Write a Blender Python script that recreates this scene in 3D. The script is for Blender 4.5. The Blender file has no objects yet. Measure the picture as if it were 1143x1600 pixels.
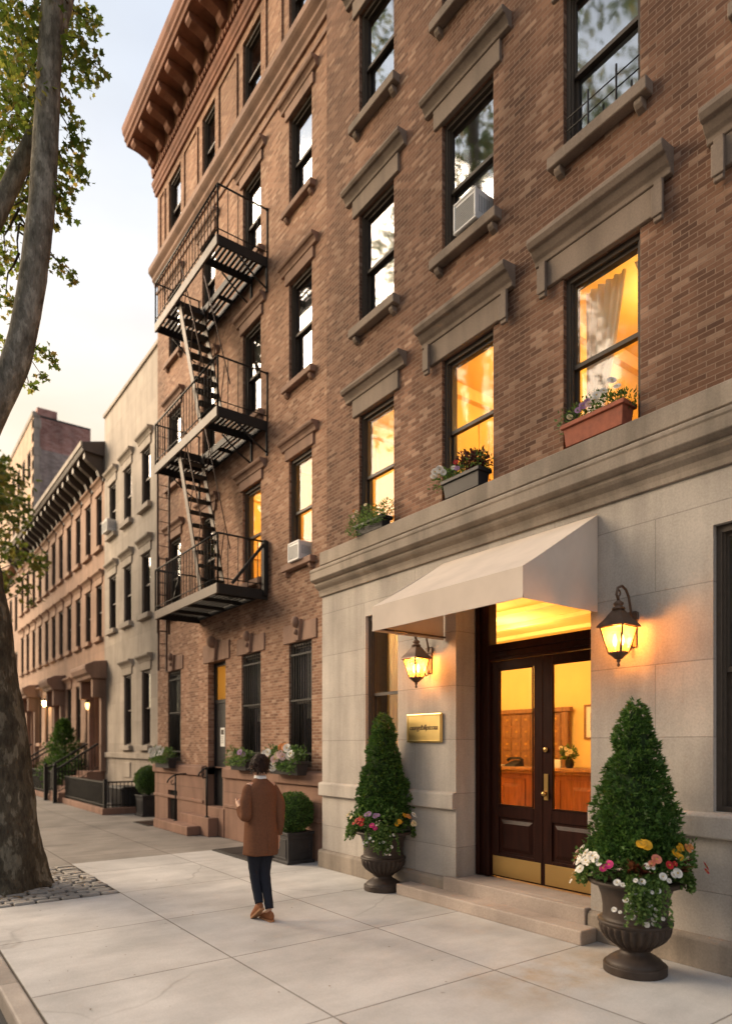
import bpy, bmesh, math, random
from mathutils import Vector, Matrix, noise
R = math.radians
random.seed(7)
S = bpy.context.scene
COL = S.collection

# ------------------------------------------------------------------ camera
CAM_H = 1.8
YAW_C, YAW_S = 0.80333, 0.59553          # view direction = (-c, s)
FPX, PCX, HOR = 1050.0, 571.5, 1165.0    # focal length and horizon measured on the photograph
def at(px, py, w):
    """point seen at photo pixel (px,py), w metres along the view direction"""
    r = (px - PCX) / FPX * w
    return Vector((-YAW_C*w + YAW_S*r, YAW_S*w + YAW_C*r, CAM_H + (HOR - py) / FPX * w))

cam = bpy.data.cameras.new("camera")
camo = bpy.data.objects.new("camera", cam); COL.objects.link(camo)
camo.location = (0, 0, CAM_H)
camo.rotation_euler = (R(90), 0, math.atan2(YAW_C, YAW_S))
cam.sensor_fit = 'HORIZONTAL'; cam.sensor_width = 36.0
cam.lens = 36.0 * FPX / 1143.0
cam.shift_y = (HOR - 800.0) / 1143.0
cam.clip_start = 0.05; cam.clip_end = 2000
cam.dof.use_dof = True; cam.dof.focus_distance = 7.0; cam.dof.aperture_fstop = 1.15
S.camera = camo

# ------------------------------------------------------------------ helpers
def tag(o, label=None, cat=None, group=None, kind=None):
    if label: o['label'] = label
    if cat: o['category'] = cat
    if group: o['group'] = group
    if kind: o['kind'] = kind
    return o

def thing(name, label, cat, loc=(0, 0, 0), group=None):
    o = bpy.data.objects.new(name, None); COL.objects.link(o)
    o.empty_display_size = 0.1
    o.location = loc
    return tag(o, label, cat, group)

def root_of(o):
    while o.parent: o = o.parent
    return o

def copy_tree(o, parent=None):
    c = o.copy(); COL.objects.link(c); c.parent = parent
    for ch in list(o.children): copy_tree(ch, c)
    return c

class MB:
    """collects shapes given in world metres into one mesh"""
    def __init__(s): s.v = []; s.f = []; s.sm = []; s.mi = []
    def add(s, vs, fs, smooth=False, mi=0):
        b = len(s.v); s.v += [tuple(p) for p in vs]
        for f in fs:
            s.f.append([b + i for i in f]); s.sm.append(smooth); s.mi.append(mi)
        return s
    def box(s, x0, x1, y0, y1, z0, z1, mi=0):
        v = [(x0,y0,z0),(x1,y0,z0),(x1,y1,z0),(x0,y1,z0),(x0,y0,z1),(x1,y0,z1),(x1,y1,z1),(x0,y1,z1)]
        return s.add(v, [(0,3,2,1),(4,5,6,7),(0,1,5,4),(1,2,6,5),(2,3,7,6),(3,0,4,7)], mi=mi)
    def room(s, x0, x1, y0, y1, z0, z1, mi=0):      # a box without its front (y0) face
        v = [(x0,y0,z0),(x1,y0,z0),(x1,y1,z0),(x0,y1,z0),(x0,y0,z1),(x1,y0,z1),(x1,y1,z1),(x0,y1,z1)]
        return s.add(v, [(0,3,2,1),(4,5,6,7),(1,2,6,5),(2,3,7,6),(3,0,4,7)], mi=mi)
    def xprof(s, pts, x0, x1, mi=0):                # (y,z) outline pushed along x
        n = len(pts)
        v = [(x0, y, z) for y, z in pts] + [(x1, y, z) for y, z in pts]
        f = [(i, (i+1) % n, n + (i+1) % n, n + i) for i in range(n)] + [tuple(range(n-1, -1, -1)), tuple(range(n, 2*n))]
        return s.add(v, f, mi=mi)
    def yprof(s, pts, y0, y1, mi=0):                # (x,z) outline pushed along y
        n = len(pts)
        v = [(x, y0, z) for x, z in pts] + [(x, y1, z) for x, z in pts]
        f = [(i, (i+1) % n, n + (i+1) % n, n + i) for i in range(n)] + [tuple(range(n-1, -1, -1)), tuple(range(n, 2*n))]
        return s.add(v, f, mi=mi)
    def tube(s, pts, r, n=8, smooth=True, caps=True, mi=0):
        pts = [Vector(p) for p in pts]; m = len(pts)
        rr = r if isinstance(r, (list, tuple)) else [r] * m
        up = None; rings = []
        for i, p in enumerate(pts):
            t = (pts[min(i+1, m-1)] - pts[max(i-1, 0)]).normalized()
            if up is None:
                a = Vector((0,0,1)) if abs(t.z) < .9 else Vector((1,0,0))
                up = (a - t * a.dot(t)).normalized()
            else:
                up = (up - t * up.dot(t)).normalized()
            q = t.cross(up)
            rings.append([p + (up*math.cos(2*math.pi*k/n) + q*math.sin(2*math.pi*k/n)) * rr[i] for k in range(n)])
        return s.loft(rings, smooth, caps, mi)
    def bar(s, a, b, w, h=None, mi=0):              # square bar between two points
        h = h or w; a = Vector(a); b = Vector(b); t = (b-a).normalized()
        u = Vector((0,0,1)) if abs(t.z) < .95 else Vector((0,1,0))
        q = t.cross(u).normalized(); u = q.cross(t)
        R_ = [[p + q*(w/2*i) + u*(h/2*j) for i, j in ((-1,-1),(1,-1),(1,1),(-1,1))] for p in (a, b)]
        return s.loft(R_, False, True, mi)
    def loft(s, rings, smooth=True, caps=True, mi=0):
        n = len(rings[0]); v = [p for r in rings for p in r]; f = []
        for i in range(len(rings)-1):
            for k in range(n):
                f.append((i*n+k, i*n+(k+1) % n, (i+1)*n+(k+1) % n, (i+1)*n+k))
        s.add(v, f, smooth, mi)
        if caps:
            b = len(s.v) - len(v)
            s.f.append([b+k for k in range(n-1, -1, -1)]); s.sm.append(False); s.mi.append(mi)
            s.f.append([b+len(v)-n+k for k in range(n)]); s.sm.append(False); s.mi.append(mi)
        return s
    def lathe(s, prof, c, n=32, smooth=True, flute=None, mi=0):
        rings = []
        for r, z in prof:
            ring = []
            for k in range(n):
                a = 2*math.pi*k/n; q = r
                if flute and flute[0] <= z <= flute[1]: q = r * (1 + flute[2]*abs(math.sin(a*flute[3]/2)) - flute[2])
                ring.append((c[0]+q*math.cos(a), c[1]+q*math.sin(a), c[2]+z))
            rings.append(ring)
        return s.loft(rings, smooth, True, mi)
    def ball(s, c, r, n=10, m=7, sx=1, sy=1, sz=1, mi=0):
        rings = []
        for i in range(m):
            t = math.pi*(i+.5)/m
            rings.append([(c[0]+r*sx*math.sin(t)*math.cos(2*math.pi*k/n), c[1]+r*sy*math.sin(t)*math.sin(2*math.pi*k/n), c[2]-r*sz*math.cos(t)) for k in range(n)])
        return s.loft(rings, True, True, mi)
    def wall(s, x0, x1, z0, z1, y, holes, depth, mi=0):
        """front wall sheet with real openings and reveals going back by depth"""
        xs = sorted({x0, x1} | {h[0] for h in holes} | {h[1] for h in holes})
        zs = sorted({z0, z1} | {h[2] for h in holes} | {h[3] for h in holes})
        xs = [x for x in xs if x0 <= x <= x1]; zs = [z for z in zs if z0 <= z <= z1]
        b = len(s.v); nx = len(xs)
        s.v += [(x, y, z) for z in zs for x in xs]
        for j in range(len(zs)-1):
            for i in range(nx-1):
                cx, cz = (xs[i]+xs[i+1])/2, (zs[j]+zs[j+1])/2
                if any(h[0] < cx < h[1] and h[2] < cz < h[3] for h in holes): continue
                s.f.append([b+j*nx+i, b+j*nx+i+1, b+(j+1)*nx+i+1, b+(j+1)*nx+i]); s.sm.append(False); s.mi.append(mi)
        for hx0, hx1, hz0, hz1 in holes:
            d = y + depth
            s.add([(hx0,y,hz0),(hx0,d,hz0),(hx0,d,hz1),(hx0,y,hz1)], [(0,1,2,3)], mi=mi)
            s.add([(hx1,y,hz0),(hx1,d,hz0),(hx1,d,hz1),(hx1,y,hz1)], [(3,2,1,0)], mi=mi)
            s.add([(hx0,y,hz1),(hx1,y,hz1),(hx1,d,hz1),(hx0,d,hz1)], [(3,2,1,0)], mi=mi)
            if hz0 > z0 + 1e-4: s.add([(hx0,y,hz0),(hx1,y,hz0),(hx1,d,hz0),(hx0,d,hz0)], [(0,1,2,3)], mi=mi)
        return s
    def build(s, name, mats, parent=None, loc=None, recalc=True, bevel=0, seg=1, uv=True):
        if not isinstance(mats, (list, tuple)): mats = [mats]
        if parent is not None: o0 = Vector(root_of(parent).location)
        else: o0 = Vector(loc) if loc is not None else Vector((0,0,0))
        me = bpy.data.meshes.new(name)
        me.from_pydata([(p[0]-o0.x, p[1]-o0.y, p[2]-o0.z) for p in s.v], [], s.f)
        for m in mats: me.materials.append(m)
        me.polygons.foreach_set('use_smooth', s.sm)
        if any(s.mi): me.polygons.foreach_set('material_index', s.mi)
        if recalc:
            bm = bmesh.new(); bm.from_mesh(me); bmesh.ops.recalc_face_normals(bm, faces=bm.faces); bm.to_mesh(me); bm.free()
        if uv:
            ul = me.uv_layers.new(name='UVMap'); d = ul.data
            for p in me.polygons:
                n = p.normal; ax = max(range(3), key=lambda k: abs(n[k]))
                for li, vi in zip(p.loop_indices, p.vertices):
                    q = s.v[vi]
                    d[li].uv = (q[1], q[2]) if ax == 0 else (q[0], q[2]) if ax == 1 else (q[0], q[1])
        o = bpy.data.objects.new(name, me); COL.objects.link(o)
        if parent is not None: o.parent = parent
        elif loc is not None: o.location = o0
        if bevel:
            b = o.modifiers.new('bevel', 'BEVEL'); b.width = bevel; b.segments = seg; b.limit_method = 'ANGLE'; b.angle_limit = R(40)
            b.harden_normals = False
        return o

# ------------------------------------------------------------------ materials
class NT:
    def __init__(s, name):
        s.m = bpy.data.materials.new(name); s.m.use_nodes = True
        s.t = s.m.node_tree; s.n = s.t.nodes; s.n.clear()
        s.out = s.n.new('ShaderNodeOutputMaterial')
    def N(s, typ, **kw):
        n = s.n.new('ShaderNode' + typ)
        for k, v in kw.items():
            if hasattr(n, k) and k not in n.inputs: setattr(n, k, v)
            else: s.put(n.inputs[k], v)
        return n
    def put(s, inp, v):
        if isinstance(v, bpy.types.NodeSocket): s.t.links.new(v, inp)
        elif isinstance(v, (tuple, list)) and len(v) == 3 and inp.type == 'RGBA': inp.default_value = (*v, 1)
        else: inp.default_value = v
    def math(s, op, a, b=None, c=None, clamp=False):
        n = s.n.new('ShaderNodeMath'); n.operation = op; n.use_clamp = clamp
        for i, v in enumerate((a, b, c)):
            if v is not None: s.put(n.inputs[i], v)
        return n.outputs[0]
    def mix(s, f, a, b, mode='MIX'):
        n = s.n.new('ShaderNodeMix'); n.data_type = 'RGBA'; n.blend_type = mode
        s.put(n.inputs['Factor'], f); s.put(n.inputs[6], a); s.put(n.inputs[7], b)
        return n.outputs[2]
    def ramp(s, fac, stops, interp='LINEAR'):
        n = s.n.new('ShaderNodeValToRGB'); n.color_ramp.interpolation = interp
        e = n.color_ramp.elements
        while len(e) < len(stops): e.new(.5)
        for q, (p, c) in zip(e, stops): q.position = p; q.color = (*c, 1) if not isinstance(c, (int, float)) else (c, c, c, 1)
        s.put(n.inputs[0], fac); return n.outputs[0]
    def noise(s, vec, scale, detail=4, rough=.55, out='Fac', dim='3D'):
        n = s.n.new('ShaderNodeTexNoise'); n.noise_dimensions = dim
        if vec is not None: s.put(n.inputs['Vector'], vec)
        n.inputs['Scale'].default_value = scale; n.inputs['Detail'].default_value = detail; n.inputs['Roughness'].default_value = rough
        return n.outputs[out]
    def pos(s): return s.N('NewGeometry').outputs['Position']
    def objc(s): return s.N('TexCoord').outputs['Object']
    def uvxy(s):
        x = s.N('SeparateXYZ', Vector=s.N('UVMap').outputs[0]); return x.outputs[0], x.outputs[1]
    def scale(s, vec, k):
        n = s.N('VectorMath', operation='MULTIPLY'); s.put(n.inputs[0], vec); n.inputs[1].default_value = k; return n.outputs[0]
    def bump(s, h, strength=.3, dist=.01):
        n = s.N('Bump'); s.put(n.inputs['Height'], h); n.inputs['Strength'].default_value = strength; n.inputs['Distance'].default_value = dist
        return n.outputs[0]
    def done(s, color, rough=.8, normal=None, spec=.3, metal=0, **kw):
        b = s.n.new('ShaderNodeBsdfPrincipled')
        s.put(b.inputs['Base Color'], color); s.put(b.inputs['Roughness'], rough)
        s.put(b.inputs['Specular IOR Level'], spec); s.put(b.inputs['Metallic'], metal)
        if normal is not None: s.put(b.inputs['Normal'], normal)
        for k, v in kw.items(): s.put(b.inputs[k], v)
        s.t.links.new(b.outputs[0], s.out.inputs[0]); return s.m

def grid_uv(t, bw, bh):
    """running-bond cell: random per block, distance to the nearest joint in metres"""
    u, v = t.uvxy()
    vr = t.math('DIVIDE', v, bh); row = t.math('FLOOR', vr)
    off = t.math('FRACT', t.math('MULTIPLY', row, .5))
    ur = t.math('ADD', t.math('DIVIDE', u, bw), off); colm = t.math('FLOOR', ur)
    fu = t.math('FRACT', ur); fv = t.math('FRACT', vr)
    mu = t.math('MULTIPLY', t.math('MINIMUM', fu, t.math('SUBTRACT', 1.0, fu)), bw)
    mv = t.math('MULTIPLY', t.math('MINIMUM', fv, t.math('SUBTRACT', 1.0, fv)), bh)
    d = t.math('MINIMUM', mu, mv)
    cv = t.N('CombineXYZ', X=colm, Y=row)
    w = t.N('TexWhiteNoise', noise_dimensions='2D', Vector=cv.outputs[0])
    return w.outputs['Value'], d

def brick_mat(name, stops, mortar, bw=.145, bh=.048, mw=.005, stain=.42):
    t = NT(name); rnd, d = grid_uv(t, bw, bh); p = t.pos()
    c = t.ramp(rnd, stops)
    n1 = t.noise(p, 34, 3); n2 = t.noise(p, .55, 4); n3 = t.noise(t.scale(p, (1.6, 1.6, .22)), 1.0, 5)
    c = t.mix(t.math('MULTIPLY', n1, .5), c, t.mix(1, c, (.45,.42,.4), 'MULTIPLY'))
    c = t.mix(1.0, c, t.ramp(n2, [(.3, 1-stain), (.68, 1.12)]), 'MULTIPLY')
    c = t.mix(1.0, c, t.ramp(n3, [(.35, 1-stain*.8), (.6, 1.06)]), 'MULTIPLY')
    k = t.math('SMOOTH_MIN', t.math('DIVIDE', d, mw), 1.0, .2)
    m = t.ramp(t.math('DIVIDE', d, mw*1.6), [(.35, 0), (.7, 1)])
    mcol = t.mix(1.0, mortar, t.ramp(n2, [(.3, .75), (.7, 1.1)]), 'MULTIPLY')
    c = t.mix(m, mcol, c)
    h = t.math('ADD', t.math('MULTIPLY', m, 1.0), t.math('MULTIPLY', n1, .5))
    return t.done(c, .88, t.bump(h, .55, .006), .2)

def stone_mat(name, col, bw=None, bh=.62, var=.16, rough=.82, streak=.25, joint=.45, grain=60):
    t = NT(name); p = t.pos()
    n1 = t.noise(p, grain, 4); n2 = t.noise(p, 1.3, 5); n3 = t.noise(t.scale(p, (3.2, 3.2, .35)), 1.0, 5)
    c = t.mix(1.0, col, t.ramp(n2, [(.28, 1-var*1.4), (.7, 1+var*.5)]), 'MULTIPLY')
    c = t.mix(1.0, c, t.ramp(n3, [(.32, 1-streak), (.56, 1.04)]), 'MULTIPLY')
    c = t.mix(1.0, c, t.ramp(n1, [(.3, .88), (.7, 1.08)]), 'MULTIPLY')
    h = t.math('MULTIPLY', n1, .35)
    if bw:
        rnd, d = grid_uv(t, bw, bh)
        c = t.mix(1.0, c, t.ramp(rnd, [(0, 1-var*.7), (1, 1+var*.4)]), 'MULTIPLY')
        m = t.ramp(t.math('DIVIDE', d, .0075), [(.3, 0), (.8, 1)])
        c = t.mix(m, t.mix(1, c, (joint,)*3, 'MULTIPLY'), c)
        h = t.math('ADD', h, m)
    return t.done(c, rough, t.bump(h, .35, .006), .25)

def plain_mat(name, col, rough=.6, metal=0, var=.15, scale=18, spec=.4, bump=.15, **kw):
    t = NT(name); p = t.objc(); n = t.noise(p, scale, 4)
    c = t.mix(1.0, col, t.ramp(n, [(.25, 1-var), (.75, 1+var)]), 'MULTIPLY')
    r = t.math('ADD', rough - .08, t.math('MULTIPLY', n, .16))
    return t.done(c, r, t.bump(n, bump, .004), spec, metal, **kw)

def leaf_mat(name, stops, trans=.35, rough=.55):
    t = NT(name); g = t.N('NewGeometry')
    c = t.ramp(g.outputs['Random Per Island'], stops)
    n = t.noise(t.objc(), 2.2, 3)
    c = t.mix(1.0, c, t.ramp(n, [(.3, .75), (.7, 1.2)]), 'MULTIPLY')
    b = t.N('BsdfPrincipled', Roughness=rough); t.put(b.inputs['Base Color'], c); b.inputs['Specular IOR Level'].default_value = .35
    tr = t.N('BsdfTranslucent', Color=c)
    mx = t.N('MixShader', Fac=trans); t.t.links.new(b.outputs[0], mx.inputs[1]); t.t.links.new(tr.outputs[0], mx.inputs[2])
    t.t.links.new(mx.outputs[0], t.out.inputs[0]); return t.m

def glass_mat(name, refl=.5, tint=(.9,.92,.9), wavy=.012, fk=.5):
    t = NT(name)
    fr = t.N('LayerWeight', Blend=.35)
    n = t.noise(t.pos(), 1.6, 2)
    nb = t.bump(n, wavy, .12)
    g = t.N('BsdfGlossy', Color=(.95,.97,1.0), Roughness=.045); t.put(g.inputs['Normal'], nb)
    tr = t.N('BsdfTransparent', Color=tint)
    f = t.math('MULTIPLY_ADD', fr.outputs['Fresnel'], fk, refl, clamp=True)
    mx = t.N('MixShader', Fac=f); t.t.links.new(tr.outputs[0], mx.inputs[1]); t.t.links.new(g.outputs[0], mx.inputs[2])
    t.t.links.new(mx.outputs[0], t.out.inputs[0]); return t.m

def wood_mat(name, col, rough=.35, spec=.5, axis=(2.5, 2.5, .3)):
    t = NT(name); p = t.objc(); n = t.noise(t.scale(p, axis), 9, 6, .6)
    c = t.mix(1.0, col, t.ramp(n, [(.3, .6), (.7, 1.3)]), 'MULTIPLY')
    return t.done(c, rough, t.bump(n, .12, .003), spec)

def emit_mat(name, col, strength):
    t = NT(name); e = t.N('Emission', Color=col, Strength=strength)
    t.t.links.new(e.outputs[0], t.out.inputs[0]); return t.m

M = {}
M['brick_r'] = brick_mat('brown_brick', [(0, (.17,.088,.057)), (.2, (.22,.113,.071)), (.6, (.28,.147,.093)), (.85, (.345,.19,.122)), (1, (.48,.31,.215))], (.25,.168,.12))
M['brick_l'] = brick_mat('sunlit_orange_brick', [(0, (.235,.12,.077)), (.3, (.33,.173,.11)), (.6, (.385,.21,.135)), (.85, (.45,.26,.17)), (1, (.54,.35,.245))], (.35,.25,.175), stain=.3)  # orange brick, made paler with the warm evening glow put into its colour
M['limestone'] = stone_mat('limestone', (.48,.43,.375), 2.1, .623, streak=.24, joint=.68)
M['limestone_trim'] = stone_mat('limestone_trim', (.33,.275,.22), streak=.34, var=.22)
M['lintel_stone'] = stone_mat('lintel_stone', (.245,.19,.148), streak=.3)
M['brownstone'] = stone_mat('brownstone', (.29,.165,.115), 2.2, .9, streak=.22)
M['brownstone_trim'] = stone_mat('brownstone_trim', (.29,.18,.13), streak=.28)
M['terracotta_trim'] = stone_mat('painted_cornice', (.27,.125,.08), streak=.3)
M['step_stone'] = stone_mat('step_stone', (.42,.345,.29), streak=.1, var=.25)
M['far_limestone'] = stone_mat('pale_limestone', (.39,.33,.27), 1.3, .62, streak=.2, joint=.75)
M['far_brown'] = stone_mat('pink_brownstone', (.38,.235,.16), 2.0, .7, streak=.2, joint=.8)
M['far_tan'] = stone_mat('tan_masonry', (.50,.34,.22), .8, .3, streak=.1, joint=.85)
M['party_brick'] = brick_mat('faded_party_brick', [(0, (.34,.15,.115)), (.5, (.44,.21,.165)), (1, (.52,.30,.25))], (.46,.33,.28), .3, .1, .008)
M['party_grey'] = brick_mat('grey_party_brick', [(0, (.25,.19,.165)), (.5, (.33,.26,.225)), (1, (.42,.34,.30))], (.40,.33,.29), .3, .1, .008)
M['frame'] = plain_mat('brown_window_paint', (.068,.053,.041), .55, spec=.25)
M['frame_far'] = plain_mat('dark_frame_paint', (.07,.05,.038), .55)
M['iron'] = plain_mat('black_iron', (.020,.018,.016), .6, .1, spec=.25)
M['iron_rust'] = plain_mat('weathered_iron', (.085,.05,.035), .65, .2, var=.35, scale=9)
M['bronze'] = plain_mat('aged_bronze', (.12,.075,.05), .5, .5, var=.3, scale=25)
M['urn'] = plain_mat('cast_iron_urn', (.046,.032,.024), .55, .15, var=.3, scale=14, bump=.3)
M['planter'] = plain_mat('dark_lead_planter', (.033,.03,.03), .55, .2, var=.25, scale=10)
M['glass'] = glass_mat('window_glass', .25)
M['glass_lit'] = glass_mat('lit_window_glass', .03, (.97,.96,.93), fk=.13)
M['glass_door'] = glass_mat('door_glass', .03, (.98,.97,.95), .01)
M['dark_room'] = plain_mat('unlit_room', (.20,.19,.18), .95, var=.1)
M['blind'] = plain_mat('roller_blind', (.42,.38,.33), .9, var=.06)
def cloth_mat(name, col):
    t = NT(name); b = t.N('BsdfDiffuse', Color=col); tr = t.N('BsdfTranslucent', Color=col); mx = t.N('MixShader', Fac=.35)
    t.t.links.new(b.outputs[0], mx.inputs[1]); t.t.links.new(tr.outputs[0], mx.inputs[2]); t.t.links.new(mx.outputs[0], t.out.inputs[0]); return t.m
M['curtain'] = cloth_mat('linen_curtain', (.82,.76,.66))
M['plaster'] = plain_mat('warm_plaster', (.80,.58,.22), .9, var=.05, scale=2, spec=.1, bump=.02)
M['moulding'] = plain_mat('cream_moulding', (.84,.60,.27), .7, var=.05, spec=.2, bump=.02)
M['door_wood'] = wood_mat('dark_mahogany', (.022,.0065,.004), .36, .12)
M['desk_wood'] = wood_mat('cherry_wood', (.20,.07,.03), .45, .3)
M['oak'] = wood_mat('golden_oak', (.26,.125,.045), .55)
M['brass'] = plain_mat('polished_brass', (.50,.32,.115), .34, .95, var=.06, scale=3, bump=0)
M['brass_sign'] = plain_mat('satin_brass', (.80,.58,.22), .36, .85, var=.08, scale=5, bump=.03)
M['ink'] = plain_mat('engraved_ink', (.10,.055,.02), .7)
M['awning'] = plain_mat('cream_canvas', (.62,.525,.44), .85, var=.10, scale=2.2, spec=.15, bump=.12)
M['ac_white'] = plain_mat('ac_casing', (.66,.65,.63), .5, var=.06)
M['ac_grille'] = plain_mat('ac_grille', (.30,.30,.30), .6, var=.05)
M['terracotta'] = plain_mat('terracotta', (.29,.085,.045), .75, var=.3, scale=12)
M['soil'] = plain_mat('soil', (.03,.02,.014), .95, var=.4, scale=60)
M['paper'] = plain_mat('paper', (.75,.72,.66), .8, var=.03)
M['stem'] = plain_mat('green_stem', (.06,.09,.03), .7)
# ------------------------------------------------------------------ world, sun, view
SUN_DIR = Vector((-.76, -.55, .38)).normalized()
VEIL = 1.86
W = bpy.data.worlds.new("World"); S.world = W; W.use_nodes = True
wt = W.node_tree; bg = wt.nodes['Background']
sky = wt.nodes.new('ShaderNodeTexSky'); sky.sky_type = 'NISHITA'; sky.sun_disc = False
sky.sun_elevation = math.asin(SUN_DIR.z); sky.sun_rotation = math.atan2(SUN_DIR.x, SUN_DIR.y)
sky.altitude = 50; sky.air_density = 1.0; sky.dust_density = 2.0; sky.ozone_density = 1.2
# thin bright evening veil over the clear sky: warm low down towards the sun, pale blue-white higher up
def wn(t, **kw):
    n = wt.nodes.new('ShaderNode' + t)
    for k, v in kw.items(): setattr(n, k, v)
    return n
tc = wn('TexCoord'); sx = wn('SeparateXYZ'); wt.links.new(tc.outputs['Generated'], sx.inputs[0])
def wramp(src, stops):
    n = wn('ValToRGB'); e = n.color_ramp.elements
    while len(e) < len(stops): e.new(.5)
    for q, (p, c) in zip(e, stops): q.position = p; q.color = (*c, 1)
    wt.links.new(src, n.inputs[0]); return n.outputs[0]
warm = wramp(sx.outputs[2], [(0, (1.0,.76,.44)), (.3, (1.0,.79,.52)), (.40, (1.0,.83,.60)), (.49, (.98,.87,.74)), (.58, (.89,.87,.85)), (.68, (.80,.83,.87)), (.95, (.60,.67,.78))])
cool = wramp(sx.outputs[2], [(0, (.62,.58,.60)), (.25, (.66,.68,.74)), (.9, (.58,.68,.84))])
dt = wn('VectorMath', operation='DOT_PRODUCT'); wt.links.new(tc.outputs['Generated'], dt.inputs[0]); dt.inputs[1].default_value = (SUN_DIR.x, SUN_DIR.y, 0)
mr = wn('MapRange'); wt.links.new(dt.outputs['Value'], mr.inputs[0]); mr.inputs[1].default_value = -.6; mr.inputs[2].default_value = .55
mv = wn('Mix', data_type='RGBA'); wt.links.new(mr.outputs[0], mv.inputs[0]); wt.links.new(cool, mv.inputs[6]); wt.links.new(warm, mv.inputs[7])
ns = wn('TexNoise'); ns.inputs['Scale'].default_value = 2.2; ns.inputs['Detail'].default_value = 5
mp = wn('Mapping'); mp.inputs['Scale'].default_value = (1, 1, 2.6); wt.links.new(tc.outputs['Generated'], mp.inputs[0]); wt.links.new(mp.outputs[0], ns.inputs[0])
nr = wn('MapRange'); wt.links.new(ns.outputs[0], nr.inputs[0]); nr.inputs[1].default_value = .3; nr.inputs[2].default_value = .7; nr.inputs[3].default_value = .88; nr.inputs[4].default_value = .985
vs = wn('VectorMath', operation='SCALE'); wt.links.new(mv.outputs[2], vs.inputs[0])
d3 = wn('VectorMath', operation='DOT_PRODUCT'); wt.links.new(tc.outputs['Generated'], d3.inputs[0]); d3.inputs[1].default_value = tuple(SUN_DIR)
gl = wn('MapRange', interpolation_type='SMOOTHSTEP'); wt.links.new(d3.outputs['Value'], gl.inputs[0]); gl.inputs[1].default_value = .76; gl.inputs[2].default_value = 1.0   # brighter veil round the hidden sun
gl.inputs[3].default_value = VEIL; gl.inputs[4].default_value = VEIL*2.9; 
cl = wn('MapRange'); n2_ = wn('TexNoise'); n2_.inputs['Scale'].default_value = 3.1; n2_.inputs['Detail'].default_value = 6; wt.links.new(mp.outputs[0], n2_.inputs[0]); wt.links.new(n2_.outputs[0], cl.inputs[0])
cl.inputs[1].default_value = .35; cl.inputs[2].default_value = .65; cl.inputs[3].default_value = .92; cl.inputs[4].default_value = 1.07
cm = wn('Math', operation='MULTIPLY'); wt.links.new(gl.outputs[0], cm.inputs[0]); wt.links.new(cl.outputs[0], cm.inputs[1]); wt.links.new(cm.outputs[0], vs.inputs['Scale'])
fm = wn('Mix', data_type='RGBA'); wt.links.new(nr.outputs[0], fm.inputs[0]); wt.links.new(sky.outputs[0], fm.inputs[6]); wt.links.new(vs.outputs[0], fm.inputs[7])
wt.links.new(fm.outputs[2], bg.inputs[0]); bg.inputs[1].default_value = 0.15
sl = bpy.data.lights.new('sun', 'SUN'); sl.energy = 1.9; sl.angle = R(40); sl.color = (1.0, .77, .53)
so = bpy.data.objects.new('sun', sl); COL.objects.link(so)
so.rotation_euler = SUN_DIR.to_track_quat('Z', 'Y').to_euler()
so.location = (-20, -10, 20)
S.view_settings.view_transform = 'Standard'; S.view_settings.look = 'None'
S.view_settings.exposure = 1.98; S.view_settings.gamma = 1.0
S.cycles.use_denoising = True
S.cycles.max_bounces = 8; S.cycles.transparent_max_bounces = 16
S.cycles.caustics_reflective = False; S.cycles.caustics_refractive = False
S.cycles.sample_clamp_indirect = 6.0

def lamp(name, loc, watts, col=(1, .68, .29), r=.12):
    l = bpy.data.lights.new(name, 'POINT'); l.energy = watts; l.color = col; l.shadow_soft_size = r
    o = bpy.data.objects.new(name, l); COL.objects.link(o); o.location = loc; return o

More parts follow.
